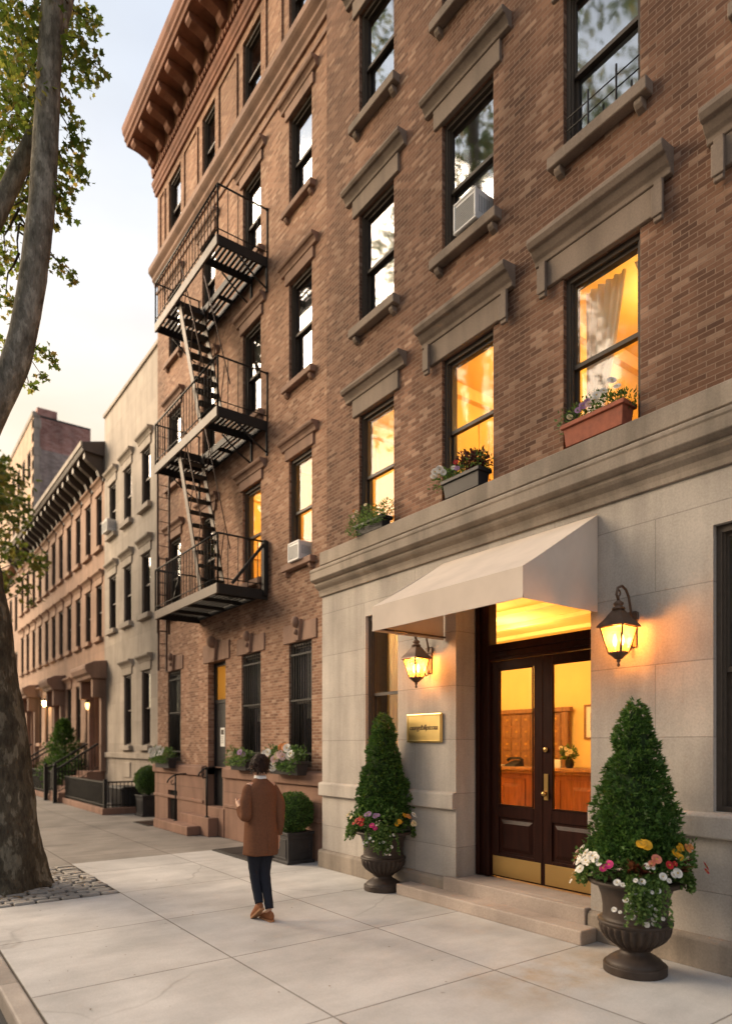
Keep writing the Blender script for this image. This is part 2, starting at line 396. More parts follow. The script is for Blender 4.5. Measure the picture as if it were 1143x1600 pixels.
# ------------------------------------------------------------------ ground
def concrete(name, col, px, py0, pys, joint_w=.012, stain=.25, rust=None):
    t = NT(name); p = t.pos(); x = t.N('SeparateXYZ', Vector=p)
    lx = t.math('DIVIDE', t.math('ADD', x.outputs[0], 3.7), px); ly = t.math('DIVIDE', t.math('SUBTRACT', x.outputs[1], py0), pys)
    fx = t.math('FRACT', lx); fy = t.math('FRACT', ly)
    dx = t.math('MULTIPLY', t.math('MINIMUM', fx, t.math('SUBTRACT', 1.0, fx)), px)
    dy = t.math('MULTIPLY', t.math('MINIMUM', fy, t.math('SUBTRACT', 1.0, fy)), pys)
    d = t.math('MINIMUM', dx, dy)
    cv = t.N('CombineXYZ', X=t.math('FLOOR', lx), Y=t.math('FLOOR', ly))
    w = t.N('TexWhiteNoise', noise_dimensions='2D', Vector=cv.outputs[0]).outputs['Value']
    n1 = t.noise(p, 1.1, 6, .62); n2 = t.noise(t.scale(p, (1, .35, 1)), 3.2, 5, .6); n3 = t.noise(p, 90, 3); n4 = t.noise(p, 7, 4, .7)
    c = t.mix(1.0, col, t.ramp(w, [(0, .93), (1, 1.05)]), 'MULTIPLY')
    c = t.mix(1.0, c, t.ramp(n1, [(.3, 1-stain), (.65, 1.06)]), 'MULTIPLY')
    c = t.mix(1.0, c, t.ramp(n2, [(.3, 1-stain*.6), (.6, 1.04)]), 'MULTIPLY')
    c = t.mix(1.0, c, t.ramp(n3, [(.3, .92), (.7, 1.06)]), 'MULTIPLY')
    c = t.mix(t.ramp(n4, [(.70, 0), (.78, .35)]), c, t.mix(1, c, (.6,.57,.52), 'MULTIPLY'))
    vo = t.N('TexVoronoi', feature='F1'); t.put(vo.inputs['Vector'], p); vo.inputs['Scale'].default_value = 2.6
    gum = t.ramp(vo.outputs['Distance'], [(.035, 1), (.055, 0)])
    wr = t.math('GREATER_THAN', t.N('SeparateColor', Color=vo.outputs['Color']).outputs[0], .62)
    c = t.mix(t.math('MULTIPLY', t.math('MULTIPLY', gum, wr), .45), c, t.mix(1, c, (.45,.43,.41), 'MULTIPLY'))
    vc = t.N('TexVoronoi', feature='DISTANCE_TO_EDGE'); vc.inputs['Scale'].default_value = .42
    wp = t.N('VectorMath', operation='ADD'); t.put(wp.inputs[0], p); t.put(wp.inputs[1], t.scale(t.noise(p, .9, 3, .5, out='Color'), (.7,.7,.7))); t.put(vc.inputs['Vector'], wp.outputs[0])
    crack = t.math('MULTIPLY', t.ramp(vc.outputs['Distance'], [(.0025, 1), (.005, 0)]), t.ramp(t.noise(p, .35, 2), [(.54, 0), (.60, 1)]))
    c = t.mix(t.math('MULTIPLY', crack, .4), c, t.mix(1, c, (.4,.38,.36), 'MULTIPLY'))
    if rust:
        dv = t.N('VectorMath', operation='DISTANCE'); t.put(dv.inputs[0], t.scale(p, (1, .55, 0))); dv.inputs[1].default_value = (rust[0], rust[1]*.55, 0)
        rm = t.math('MULTIPLY', t.ramp(dv.outputs['Value'], [(.18, 1), (.62, 0)]), t.ramp(t.noise(p, 3.1, 5, .65), [(.42, 0), (.66, .75)]))
        c = t.mix(rm, c, t.mix(1, c, (.88,.66,.42), 'MULTIPLY'))
    m = t.ramp(t.math('DIVIDE', d, joint_w), [(.35, 0), (.9, 1)])
    c = t.mix(m, t.mix(1, c, (.42,.39,.36), 'MULTIPLY'), c)
    h = t.math('ADD', m, t.math('MULTIPLY', n3, .25))
    return t.done(c, t.ramp(n1, [(.3, .62), (.7, .8)]), t.bump(h, .4, .006), .3)

M['walk_new'] = concrete('new_concrete', (.53,.505,.475), 1.55, .93, 1.545, .011, .22, (-3.35, 4.35))
M['walk_old'] = concrete('old_concrete', (.29,.255,.22), 1.55, .93, 1.545, .014, .35)
M['asphalt'] = stone_mat('asphalt', (.055,.053,.052), streak=0, var=.3, grain=120)
M['granite'] = stone_mat('granite_kerb', (.36,.31,.265), 1.9, 5.0, streak=0, var=.3, grain=90)
M['sett'] = stone_mat('granite_sett', (.37,.335,.29), streak=0, var=.35, grain=40)

g = MB(); g.add([(-400,-400,-.14),(400,-400,-.14),(400,400,-.14),(-400,400,-.14)], [(0,1,2,3)])
tag(g.build('road', M['asphalt']), kind='structure')
g = MB(); g.box(-130, 12, .93, 14, -.6, 0)
tag(g.build('sidewalk', M['walk_old']), kind='structure')
g = MB(); g.box(-130, 12, .785, .93, -.6, -.004)
tag(g.build('kerb', M['granite'], bevel=.018, seg=2), kind='structure')
g = MB()                                                    # newer, paler pavement in front of the entrance
g.box(-10.83, 12, 2.475, 5.6, -.2, .004); g.box(-8.36, 12, .934, 2.475, -.2, .004)
tag(g.build('pavement', M['walk_new']), kind='structure')
# cobbled tree pit
g = MB(); g.box(-10.6, -8.36, .935, 2.47, -.1, .003)
tag(g.build('tree_pit_soil', M['soil']), kind='structure')
TREE = Vector((-9.52, 1.33, 0))
g = MB(); rs = random.Random(3)
x = -10.58; row = 0
while x < -8.42:
    y = .95 + (.13 if row % 2 else 0) - .1
    while y < 2.44:
        l = rs.uniform(.2, .27); y0, y1 = max(y, .94), min(y+l-.034, 2.46)
        if y1 - y0 > .06 and (Vector(((x+.055), (y0+y1)/2, 0)) - TREE).length > .56:
            z = rs.uniform(.02, .036); j = rs.uniform(-.006, .006)
            a = [(x+.004+j, y0), (x+.098+j, y0+rs.uniform(-.006,.006)), (x+.098+j, y1), (x+.004+j, y1+rs.uniform(-.006,.006))]
            b = [(x+.018+j, y0+.014), (x+.09+j, y0+.014), (x+.09+j, y1-.014), (x+.018+j, y1-.014)]
            g.loft([[(p, q, -.05) for p, q in a], [(p, q, z-.008) for p, q in a], [(p, q, z) for p, q in b]], False)
        y += l
    x += .118; row += 1
tag(g.build('cobble_paving', M['sett']), kind='structure')

# ------------------------------------------------------------------ windows
def window(parent, x0, x1, z0, z1, yf, mat, lit=False, glass=None, depth=.20, blind=None, split=.5, w=.045, name='window', room=True, sashdark=None):
    """sash window set back in its opening: frame, two sashes with panes, a room behind"""
    f = MB(); ya, yb = yf+.05, yf+depth+.01
    f.box(x0, x0+w, ya, yb, z0, z1); f.box(x1-w, x1, ya, yb, z0, z1)
    f.box(x0+w, x1-w, ya, yb, z1-w*1.3, z1); f.box(x0+w, x1-w, ya, yb, z0, z0+w*.9)
    f.box(x0+w, x0+w+.018, ya+.02, ya+.04, z0+w*.9, z1-w*1.3); f.box(x1-w-.018, x1-w, ya+.02, ya+.04, z0+w*.9, z1-w*1.3)
    fo = f.build(name, mat, parent)
    a, b, lo, hi = x0+w, x1-w, z0+w*.9, z1-w*1.3
    zm = lo + (hi-lo)*split; t = .034
    G = glass or (M['glass_lit'] if lit else M['glass'])
    for s0, s1, y in ((zm-.02, hi, ya+.042), (lo, zm+.02, ya+.078)):
        m = MB()
        m.box(a, a+t, y, y+.032, s0, s1); m.box(b-t, b, y, y+.032, s0, s1)
        m.box(a+t, b-t, y, y+.032, s1-t, s1); m.box(a+t, b-t, y, y+.032, s0, s0+t*1.2)
        so_ = m.build('sash', mat, fo)
        p = MB(); p.add([(a+t, y+.016, s0+t), (b-t, y+.016, s0+t), (b-t, y+.016, s1-t), (a+t, y+.016, s1-t)], [(0,1,2,3)])
        p.build('pane', G, fo, recalc=False)
    if room and not lit:
        m = MB(); m.room(x0, x1, yb, yb+.3, z0, z1)
        m.build('interior', M['dark_room'], fo, recalc=False)
        if blind:
            m = MB(); m.box(x0+w, x1-w, yb+.012, yb+.022, z1-(z1-z0)*blind, z1-.02); m.build('blind', M['blind'], fo)
    return fo

def hood(parent, x0, x1, ztop, yf, mat, zbot=None, proj=.17, h=.24, name='lintel', ext=.32, slab=.2, ears=False):
    """flat slab over the opening with a moulded hood above it"""
    m = MB(); zs = zbot
    m.box(x0-slab, x1+slab, yf-.035, yf+.02, zs, ztop-h)
    if ears:
        for a, b in ((x0-slab-.045, x0-slab+.035), (x1+slab-.035, x1+slab+.045)):
            m.box(a, b, yf-.075, yf-.036, zs-.10, ztop-h)
            m.box(a-.012, b+.012, yf-.09, yf-.076, zs-.06, ztop-h-.05)
    e = ext
    z = ztop - h
    m.xprof([(yf+.02, z), (yf-.05, z), (yf-.055, z+h*.2), (yf-proj*.45, z+h*.32), (yf-proj*.62, z+h*.5), (yf-proj*.66, z+h*.56),
             (yf-proj*.85, z+h*.58), (yf-proj, z+h*.78), (yf-proj, z+h*.95), (yf-proj*.92, z+h), (yf+.02, z+h*1.06)], x0-e, x1+e)
    return m.build(name, mat, parent, bevel=.006)

def sill(parent, x0, x1, z, yf, mat, h=.115, proj=.11, ext=.12, corbel=True):
    m = MB(); m.box(x0-ext, x1+ext, yf-proj, yf+.09, z-h, z+.004)
    if corbel:
        for c in (x0-.02, x1+.02):
            m.xprof([(yf+.01, z-h), (yf-proj*.72, z-h), (yf-proj*.72, z-h-.04), (yf-proj*.45, z-h-.075), (yf+.01, z-h-.10)], c-.04, c+.04)
    return m.build('sill', mat, parent, bevel=.008)

def lit_room(parent, x0, x1, z0, z1, y, watts, left=.75, right=.45, depth=2.3, decor=None):
    m = MB(); a, b = x0-left, x1+right; lo, hi = z0-.25, z1+.22
    m.room(a, b, y, y+depth, lo, hi)
    # return pieces of the front wall beside the opening
    m.add([(a,y,lo),(x0,y,lo),(x0,y,hi),(a,y,hi)], [(0,1,2,3)]); m.add([(x1,y,lo),(b,y,lo),(b,y,hi),(x1,y,hi)], [(0,1,2,3)])
    m.add([(x0,y,z1),(x1,y,z1),(x1,y,hi),(x0,y,hi)], [(0,1,2,3)]); m.add([(x0,y,lo),(x1,y,lo),(x1,y,z0),(x0,y,z0)], [(0,1,2,3)])
    o = m.build('lit_room', M['plaster'], parent, recalc=False)
    k = MB()
    k.box(a+.002, b-.002, y+depth-.09, y+depth-.003, hi-.16, hi-.003); k.box(a+.003, a+.09, y+.01, y+depth-.1, hi-.16, hi-.003)
    k.box(a+.003, a+.03, y+.1, y+depth-.1, lo+.95, lo+1.02)
    for d in (.5, 1.25):
        k.box(a+.003, a+.02, y+d, y+d+.04, lo+1.1, hi-.3); k.box(a+.003, a+.02, y+d+.55, y+d+.59, lo+1.1, hi-.3)
    k.build('moulding', M['moulding'], o)
    lamp('room_lamp', ((x0+x1)/2+.1, y+1.0, hi-.35), watts)
    return o

def curtain(label, xa, xb, y, z0, z1, waves=6, group=None, amp=.022):
    """hanging cloth between the left edge xa(z) and right edge xb(z)"""
    m = MB(); n, k = 60, 14; rows = []
    for j in range(k+1):
        q = j / k; z = z0 + (z1-z0)*q; a, b = xa(q), xb(q)
        rows.append([(a+(b-a)*i/n, y + amp*math.sin(i/n*waves*2*math.pi + .3*math.sin(q*4)) + .006*math.sin(i*1.7), z) for i in range(n+1)])
    back = [[(x_, y_+.006, z_) for x_, y_, z_ in r] for r in rows]
    w = n+1
    v = [p for r in rows for p in r] + [p for r in back for p in r]; o = len(rows)*w
    f = []
    for j in range(k):
        for i in range(n):
            f.append((j*w+i, j*w+i+1, (j+1)*w+i+1, (j+1)*w+i)); f.append((o+j*w+i+1, o+j*w+i, o+(j+1)*w+i, o+(j+1)*w+i+1))
        f.append((j*w, (j+1)*w, o+(j+1)*w, o+j*w)); f.append((j*w+n, o+j*w+n, o+(j+1)*w+n, (j+1)*w+n))
    m.add(v, f, True)
    return tag(m.build('curtain', M['curtain'], loc=(xa(0), y, z0), recalc=False), label, 'curtain', group)

# ================================================================== right building: brown brick over a limestone base
YB, YS = 5.5, 5.42
AB = thing('apartment_building', 'brown brick apartment building with pale limestone ground storey and awning entrance', 'building', (-4.6, YB, 0))
cols = {'E': (-7.58, -6.81), 'F': (-5.90, -5.08), 'G': (-4.16, -3.34), 'H': (-2.42, -1.60)}
fl = {2: (4.66, 6.40), 3: (7.60, 9.20), 4: (10.45, 12.0)}
holes = [(*cols[c], *fl[k]) for c in cols for k in fl]
XE = 1.0
m = MB(); m.wall(-8.4, XE, 4.02, 18, YB, holes, .2)
m.add([(-8.4,YB,4.02),(-8.4,15,4.02),(-8.4,15,18),(-8.4,YB,18)], [(0,1,2,3)]); m.add([(XE,YB,0),(XE,15,0),(XE,15,18),(XE,YB,18)], [(0,1,2,3)])
m.add([(-8.4,15,0),(XE,15,0),(XE,15,18),(-8.4,15,18)], [(0,1,2,3)])
m.build('brick_wall', M['brick_r'], AB, recalc=False)
m = MB(); m.box(-8.4, XE, YB+.01, 15, 18, 18.2); m.build('roof', M['asphalt'], AB)
DX0, DX1, DZ1 = -5.58, -3.79, 3.72
WX = (-7.32, -6.63, 1.27, 3.55); RX = (-2.66, -1.55, 1.27, 3.56)
m = MB(); m.wall(-8.4, XE, 0, 4.1, YS, [(DX0, DX1, 0.0, DZ1), WX, RX], .34)
m.add([(-8.4,YS,0),(-8.4,5.84,0),(-8.4,5.84,4.1),(-8.4,YS,4.1)], [(0,1,2,3)])
m.build('stone_base', M['limestone'], AB, recalc=False)
# water table, plinth
for a, b in ((-8.43, DX0), (DX1, XE)):
    m = MB(); m.xprof([(YS+.01, 1.06), (YS-.05, 1.06), (YS-.055, 1.075), (YS-.055, 1.235), (YS-.04, 1.25), (YS+.01, 1.265)], a, b); m.build('water_table', M['limestone'], AB, bevel=.006)
    m = MB(); m.xprof([(YS+.01, 0), (YS-.06, 0), (YS-.06, .235), (YS-.035, .262), (YS+.01, .27)], a, b); m.build('plinth', M['limestone_trim'], AB, bevel=.008)
m = MB(); p = .2
m.xprof([(YS+.01, 4.0), (YS-.03, 4.0), (YS-.035, 4.05), (YS-.05, 4.09), (YS-.095, 4.125), (YS-.115, 4.15), (YS-.115, 4.185), (YS-.15, 4.19), (YS-.19, 4.215), (YS-.19, 4.325), (YS-.2, 4.33), (YS-.2, 4.365), (YS-.18, 4.38), (YB+.01, 4.40)], -8.44, XE)
m.build('cornice', M['limestone_trim'], AB, bevel=.006)
m = MB(); m.box(-8.42, XE, YB-.12, YB+.09, 4.46, 4.655); m.build('sill_band', M['limestone_trim'], AB, bevel=.01)

lit = {('E',2), ('F',2), ('G',2)}
for c in cols:
    x0, x1 = cols[c]
    for k in fl:
        z0, z1 = fl[k]; L = (c, k) in lit
        w = window(AB, x0, x1, z0, z1, YB, M['frame'], lit=L, blind=None if L or k < 4 else .25)
        big = c in 'FGH' and k == 2
        hood(w, x0, x1, z1+(.48 if big else .41), YB, M['lintel_stone'], zbot=z1-.004, ears=big, slab=.2 if big else .12, ext=.31 if big else .26, proj=.19 if big else .15, h=.23 if big else .175)
        if k > 2: sill(w, x0, x1, z0, YB, M['lintel_stone'])
lit_room(AB, *cols['E'], *fl[2], YB+.21, 8.5, left=.55, right=.2)
lit_room(AB, *cols['F'], *fl[2], YB+.21, 10, left=.62, right=.2)
lit_room(AB, *cols['G'], *fl[2], YB+.21, 10, left=.62, right=.5)
wl = window(AB, *WX, YS, M['frame'], lit=True, depth=.33, split=.54)
wr = window(AB, *RX, YS, M['frame'], depth=.33)
# right ground window: pale curtain behind dark glass
curtain('pale curtain behind the dark ground floor window at the right edge', lambda q: -2.52, lambda q: -1.7, YS+.40, 1.3, 3.5, 9)
curtain('left cream curtain tied back in the window above the terracotta flower box', lambda q: -4.12, lambda q: -3.98 + .34*max(0, q-.15)**.8, YB+.32, 4.72, 6.36, 5, 'curtains in the lit window above the awning')
curtain('narrow right cream curtain in the window above the terracotta flower box', lambda q: -3.42 - .16*max(0, q-.45)/.55, lambda q: -3.36, YB+.30, 5.5, 6.36, 3, 'curtains in the lit window above the awning', .014)
curtain('cream curtain in the ground floor window left of the brass plaque', lambda q: -7.30, lambda q: -6.94 + .3*max(0, q-.1)**1.1, YS+.385, 1.3, 3.5, 6)

# framed pictures seen through the upstairs windows
def picture(label, c, w, h, y, axis='y', mat='oak'):
    r = thing('framed_picture', label, 'picture', c)
    x, yy, z = c; m = MB(); t = .035
    if axis == 'y':
        m.box(x-w/2, x-w/2+t, yy-.03, yy, z-h/2, z+h/2); m.box(x+w/2-t, x+w/2, yy-.03, yy, z-h/2, z+h/2)
        m.box(x-w/2+t, x+w/2-t, yy-.03, yy, z+h/2-t, z+h/2); m.box(x-w/2+t, x+w/2-t, yy-.03, yy, z-h/2, z-h/2+t)
        m.build('frame', M[mat], r)
        n = MB(); n.box(x-w/2+t, x+w/2-t, yy-.012, yy-.004, z-h/2+t, z+h/2-t); n.build('mat_board', M['paper'], r)
        n = MB(); n.box(x-w/4, x+w/4, yy-.016, yy-.0125, z-h/4, z+h/4); n.build('print', M['stem'], r)
    else:
        m.box(x, x+.03, yy-w/2, yy-w/2+t, z-h/2, z+h/2); m.box(x, x+.03, yy+w/2-t, yy+w/2, z-h/2, z+h/2)
        m.box(x, x+.03, yy-w/2+t, yy+w/2-t, z+h/2-t, z+h/2); m.box(x, x+.03, yy-w/2+t, yy+w/2-t, z-h/2, z-h/2+t)
        m.build('frame', M[mat], r)
        n = MB(); n.box(x+.004, x+.012, yy-w/2+t, yy+w/2-t, z-h/2+t, z+h/2-t); n.build('mat_board', M['plaster'], r)
    return r
picture('wood framed picture on the wall of the room with the tied curtains', (-4.775, YB+1.0, 5.12), .55, .6, 0, 'x')
picture('large framed picture inside the window above the dark flower box', (-6.515, YB+.95, 5.2), .7, .7, 0, 'x')

# ------------------------------------------------------------------ entrance
YD = 5.74
m = MB()                                                    # door frame: jambs, transom bar, head
FX0, FX1, MX = -5.36, -3.84, -4.62
m.box(-5.575, FX0, YD, YD+.12, .30, DZ1)
m.box(-5.555, -5.50, YD-.03, YD, .30, DZ1); m.box(-5.43, FX0, YD-.02, YD, .30, DZ1)
m.box(FX1, DX1-.002, YD, YD+.12, .30, DZ1)
m.box(FX0, FX1, YD, YD+.12, 2.765, 2.95); m.box(FX0, FX1, YD-.035, YD, 2.86, 2.945); m.box(FX0, FX1, YD-.018, YD, 2.80, 2.86)
m.box(FX0, FX1, YD, YD+.12, 3.62, DZ1)
df = m.build('door_frame', M['door_wood'], AB, bevel=.005)
p = MB(); p.add([(FX0, YD+.06, 2.95), (FX1, YD+.06, 2.95), (FX1, YD+.06, 3.62), (FX0, YD+.06, 3.62)], [(0,1,2,3)])
p.build('transom_pane', M['glass_door'], df, recalc=False)
def door_leaf(a, b, hinge):
    y0, y1 = YD+.02, YD+.07; z0, z1 = .312, 2.755
    m = MB(); st = .115
    ga, gb = a+st, b-st
    m.box(a, ga, y0, y1, z0, z1); m.box(gb, b, y0, y1, z0, z1)
    m.box(ga, gb, y0, y1, 2.66, z1); m.box(ga, gb, y0, y1, .99, 1.12); m.box(ga, gb, y0, y1, z0, .58)
    for q in (0,):
        m.box(ga, ga+.018, y0-.012, y0+.002, 1.12, 2.66); m.box(gb-.018, gb, y0-.012, y0+.002, 1.12, 2.66)
        m.box(ga+.018, gb-.018, y0-.012, y0+.002, 2.642, 2.66); m.box(ga+.018, gb-.018, y0-.012, y0+.002, 1.12, 1.138)
    d = m.build('door', M['door_wood'], AB, bevel=.004)
    k = MB(); k.box(ga, gb, y0+.018, y1, .58, .99); k.loft([[(ga+.03, y0+.018, .61), (gb-.03, y0+.018, .61), (gb-.03, y0+.018, .96), (ga+.03, y0+.018, .96)], [(ga+.07, y0+.002, .65), (gb-.07, y0+.002, .65), (gb-.07, y0+.002, .92), (ga+.07, y0+.002, .92)]], False)
    k.build('panel', M['door_wood'], d)
    k = MB(); k.box(a+.03, b-.02, y0-.004, y0, .325, .545); k.build('kick_plate', M['brass'], d, bevel=.002)
    k = MB(); k.add([(ga, y0+.025, 1.12), (gb, y0+.025, 1.12), (gb, y0+.025, 2.66), (ga, y0+.025, 2.66)], [(0,1,2,3)]); k.build('pane', M['glass_door'], d, recalc=False)
    return d
d1 = door_leaf(FX0+.003, MX-.003, 0); d2 = door_leaf(MX+.003, FX1-.003, 1)
hx = MX+.05
k = MB(); k.box(hx-.027, hx+.027, YD+.008, YD+.02, 1.22, 1.50); k.ball((hx-.0, YD-.02, 1.29), .03); k.tube([(hx, YD+.012, 1.29), (hx, YD-.015, 1.29)], .012)
k.lathe([(.0,0),(.028,.002),(.03,.012),(.02,.02)], (0,0,0), 4) if False else None
k.build('handle', M['brass'], d2, bevel=.004)
k = MB(); k.ball((MX+.045, YD+.008, 1.755), .03, sy=.5); k.build('lock', M['brass'], d2)
# steps
m = MB(); m.box(-5.575, -3.795, YS+.015, YD+.3, 0, .285); m.box(-5.72, -3.80, YS-.075, YS+.015, 0, .285)
m.build('threshold_step', M['step_stone'], AB, bevel=.012, seg=2)
m = MB(); m.box(-6.30, -3.68, 5.12, YS-.065, 0, .135); m.build('entrance_step', M['step_stone'], AB, bevel=.014, seg=2)

# ------------------------------------------------------------------ lobby
m = MB(); LX0, LX1, LY0, LY1, LZ0, LZ1 = -10.6, -3.4, 5.86, 10.35, .30, 3.78
m.room(LX0, LX1, LY0, LY1, LZ0, LZ1)
m.add([(LX0,6.45,LZ0),(-8.5,6.45,LZ0),(-8.5,6.45,LZ1),(LX0,6.45,LZ1)], [(0,1,2,3)]); m.add([(-8.5,6.45,LZ0),(-8.5,LY0,LZ0),(-8.5,LY0,LZ1),(-8.5,6.45,LZ1)], [(0,1,2,3)])
m.add([(-8.5,LY0,LZ0),(WX[0],LY0,LZ0),(WX[0],LY0,LZ1),(-8.5,LY0,LZ1)], [(0,1,2,3)])
m.add([(WX[1],LY0,LZ0),(DX0,LY0,LZ0),(DX0,LY0,LZ1),(WX[1],LY0,LZ1)], [(0,1,2,3)])
m.add([(DX1,LY0,LZ0),(LX1,LY0,LZ0),(LX1,LY0,LZ1),(DX1,LY0,LZ1)], [(0,1,2,3)])
m.add([(WX[0],LY0,LZ0),(WX[1],LY0,LZ0),(WX[1],LY0,WX[2]),(WX[0],LY0,WX[2])], [(0,1,2,3)])
m.add([(WX[0],LY0,WX[3]),(WX[1],LY0,WX[3]),(WX[1],LY0,LZ1),(WX[0],LY0,LZ1)], [(0,1,2,3)])
lob = m.build('lobby', M['plaster'], AB, recalc=False)
k = MB()
for q, (d, h) in enumerate(((.24, .08), (.16, .16), (.08, .26))):
    k.box(LX0+.01, LX1-.01, LY1-d, LY1-d+.078, LZ1-h-.0, LZ1-.004)
for xx in (-8.6, -8.15, -7.0, -6.0):
    k.box(xx, xx+.05, LY1-.03, LY1-.003, 1.4, 3.4)
for yy in (6.6, 7.5, 8.4, 9.3):
    k.box(LX0+.01, LX1-.01, yy, yy+.09, LZ1-.07, LZ1-.004)
k.build('moulding', M['moulding'], lob)
for xx, yy, ww in ((-5.2, 6.9, 8), (-7.2, 8.2, 24), (-9.2, 8.6, 20), (-7.05, 6.5, 30)):  # the last one is an added fill that brightens the side window's curtain
    lamp('lobby_light', (xx, yy, 3.3), ww, (1, .66, .28), .16)
vs_ = thing('flower_vase', 'dark vase of pale flowers on the right of the lobby counter', 'vase', (-7.02, 9.45, 1.42))
m = MB(); m.lathe([(0,0),(.05,.0),(.075,.05),(.07,.12),(.04,.17),(.05,.19),(0,.18)], (-7.02, 9.45, 1.42), 16); m.build('pot', M['iron'], vs_)
VASE_AT = Vector((-7.02, 9.45, 1.66))
m = MB(); m.box(-7.32, -7.14, 9.36, 9.40, 1.42, 1.56); m.box(-7.30, -7.16, 9.355, 9.36, 1.44, 1.54)
tag(m.build('desk_card', M['paper'], loc=(-7.23, 9.38, 1.42)), 'small white card standing beside the vase on the lobby counter', 'card')
rd = thing('reception_desk', 'cherry wood reception desk with raised panels inside the lobby doors', 'desk', (-7.6, 9.4, LZ0))
m = MB(); m.box(-9.4, -6.0, 9.32, 9.75, LZ0, 1.36); m.build('body', M['desk_wood'], rd)
m = MB(); m.box(-9.5, -5.9, 9.2, 9.85, 1.36, 1.42); m.box(-9.45, -5.95, 9.26, 9.8, 1.31, 1.36); m.build('counter_top', M['oak'], rd, bevel=.01)
for xx in (-9.2, -8.45, -7.7, -6.95):
    m = MB(); m.box(xx, xx+.6, 9.30, 9.32, .42, 1.22); m.loft([[(xx+.1, 9.30, .52), (xx+.5, 9.30, .52), (xx+.5, 9.30, 1.12), (xx+.1, 9.30, 1.12)], [(xx+.16, 9.27, .58), (xx+.44, 9.27, .58), (xx+.44, 9.27, 1.06), (xx+.16, 9.27, 1.06)]], False); m.build('panel', M['desk_wood'], rd, bevel=.004)
mb = thing('mailbox_cabinet', 'oak cabinet of small mailboxes on the lobby wall behind the desk', 'mailboxes', (-8.8, LY1-.1, 1.3))
m = MB(); m.box(-10.4, -7.62, LY1-.14, LY1-.08, 1.2, 2.42); m.box(-10.45, -7.55, LY1-.2, LY1-.08, 2.42, 2.5); m.box(-7.72, -7.6, LY1-.18, LY1-.14, 1.2, 2.42); m.build('cabinet', M['oak'], mb, bevel=.005)
for i in range(11):
    for j in range(5):
        m = MB(); xx = -10.33+i*.236; zz = 1.24+j*.235
        m.box(xx, xx+.2, LY1-.155, LY1-.14, zz, zz+.2); m.box(xx+.07, xx+.13, LY1-.162, LY1-.155, zz+.10, zz+.14, mi=1); m.build('mailbox_door', [M['oak'], M['brass']], mb)
picture('wood framed print on the lobby wall right of the mailboxes', (-7.1, LY1-.004, 2.22), .52, .62, 0, 'y')
picture('small dark framed print inside the window left of the brass plaque', (-10.0, LY1-.004, 2.9), .5, .5, 0, 'y')
tp = thing('telephone', 'black desk telephone on the lobby reception counter', 'telephone', (-8.25, 9.45, 1.42))
m = MB(); m.loft([[(-8.38, 9.35, 1.42), (-8.12, 9.35, 1.42), (-8.12, 9.6, 1.42), (-8.38, 9.6, 1.42)], [(-8.36, 9.38, 1.46), (-8.14, 9.38, 1.46), (-8.14, 9.6, 1.53), (-8.36, 9.6, 1.53)]], False); m.build('base', M['iron'], tp)
m = MB(); m.tube([(-8.42, 9.5, 1.53), (-8.36, 9.5, 1.57), (-8.14, 9.5, 1.57), (-8.08, 9.5, 1.53)], [.032, .022, .022, .032]); m.build('handset', M['iron'], tp)
m = MB(); m.box(-8.66, -8.44, 9.3, 9.5, 1.42, 1.435); m.box(-8.62, -8.42, 9.32, 9.48, 1.435, 1.445)
tag(m.build('papers', M['paper'], loc=(-8.55, 9.4, 1.42)), 'small stack of white papers on the reception counter', 'papers')
# ================================================================== left building: orange brick, brownstone base, fire escape
YL = 5.65
OB = thing('walkup_building', 'orange brick walk-up building with black fire escape and bracketed terracotta cornice', 'building', (-12.3, YL, 0))
lc = {'A': (-9.78, -9.06), 'B': (-11.5, -10.78), 'C': (-13.4, -12.75), 'D': (-15.35, -14.6)}
lf = {2: (4.79, 6.56), 3: (7.78, 9.5), 4: (10.7, 12.25), 5: (13.55, 14.95)}
gh = {'A': (-9.78, -9.06, 1.45, 3.5), 'B': (-11.55, -10.78, 1.45, 3.5), 'D': (-15.4, -14.6, 1.45, 3.52)}
DL = (-13.1, -12.25, .56, 3.5)
holes = [(*lc[c], *lf[k]) for c in lc for k in lf] + list(gh.values()) + [(DL[0], DL[1], 1.2, DL[3])]
LX = -16.1
m = MB(); m.wall(LX, -8.42, 1.2, 16.0, YL, holes, .2)
m.add([(LX,YL,0),(LX,15,0),(LX,15,16),(LX,YL,16)], [(0,1,2,3)]); m.add([(LX,15,0),(-8.42,15,0),(-8.42,15,16),(LX,15,16)], [(0,1,2,3)])
m.add([(-8.42,YL,4.05),(-8.42,15,4.05),(-8.42,15,16),(-8.42,YL,16)], [(0,1,2,3)])
m.build('brick_wall', M['brick_l'], OB, recalc=False)
m = MB(); m.box(LX, -8.42, YL+.02, 15, 16, 16.2); m.build('roof', M['asphalt'], OB)
YP = YL - .06
m = MB(); m.wall(LX-.02, -8.42, 0, 1.36, YP, [(DL[0]-.08, DL[1]+.08, 0, 1.36), (-15.25, -14.65, .08, .78)], .3)
m.build('brownstone_base', M['brownstone'], OB, recalc=False)
for a, b in ((LX-.04, DL[0]-.08), (DL[1]+.08, -8.42)):
    m = MB(); m.xprof([(YL+.01, 1.17), (YP-.05, 1.17), (YP-.055, 1.19), (YP-.055, 1.34), (YP-.04, 1.365), (YL+.01, 1.39)], a, b)
    m.xprof([(YP+.005, .60), (YP-.025, .60), (YP-.025, .66), (YP+.005, .67)], a, b)
    m.build('water_table', M['brownstone'], OB, bevel=.006)
m = MB(); m.room(-15.25, -14.65, YP+.2, YP+.5, .08, .78); bw = m.build('basement_window', M['dark_room'], OB, recalc=False)
m = MB()
for i in range(7): m.box(-15.2+i*.085, -15.18+i*.085, YP+.05, YP+.07, .08, .78)
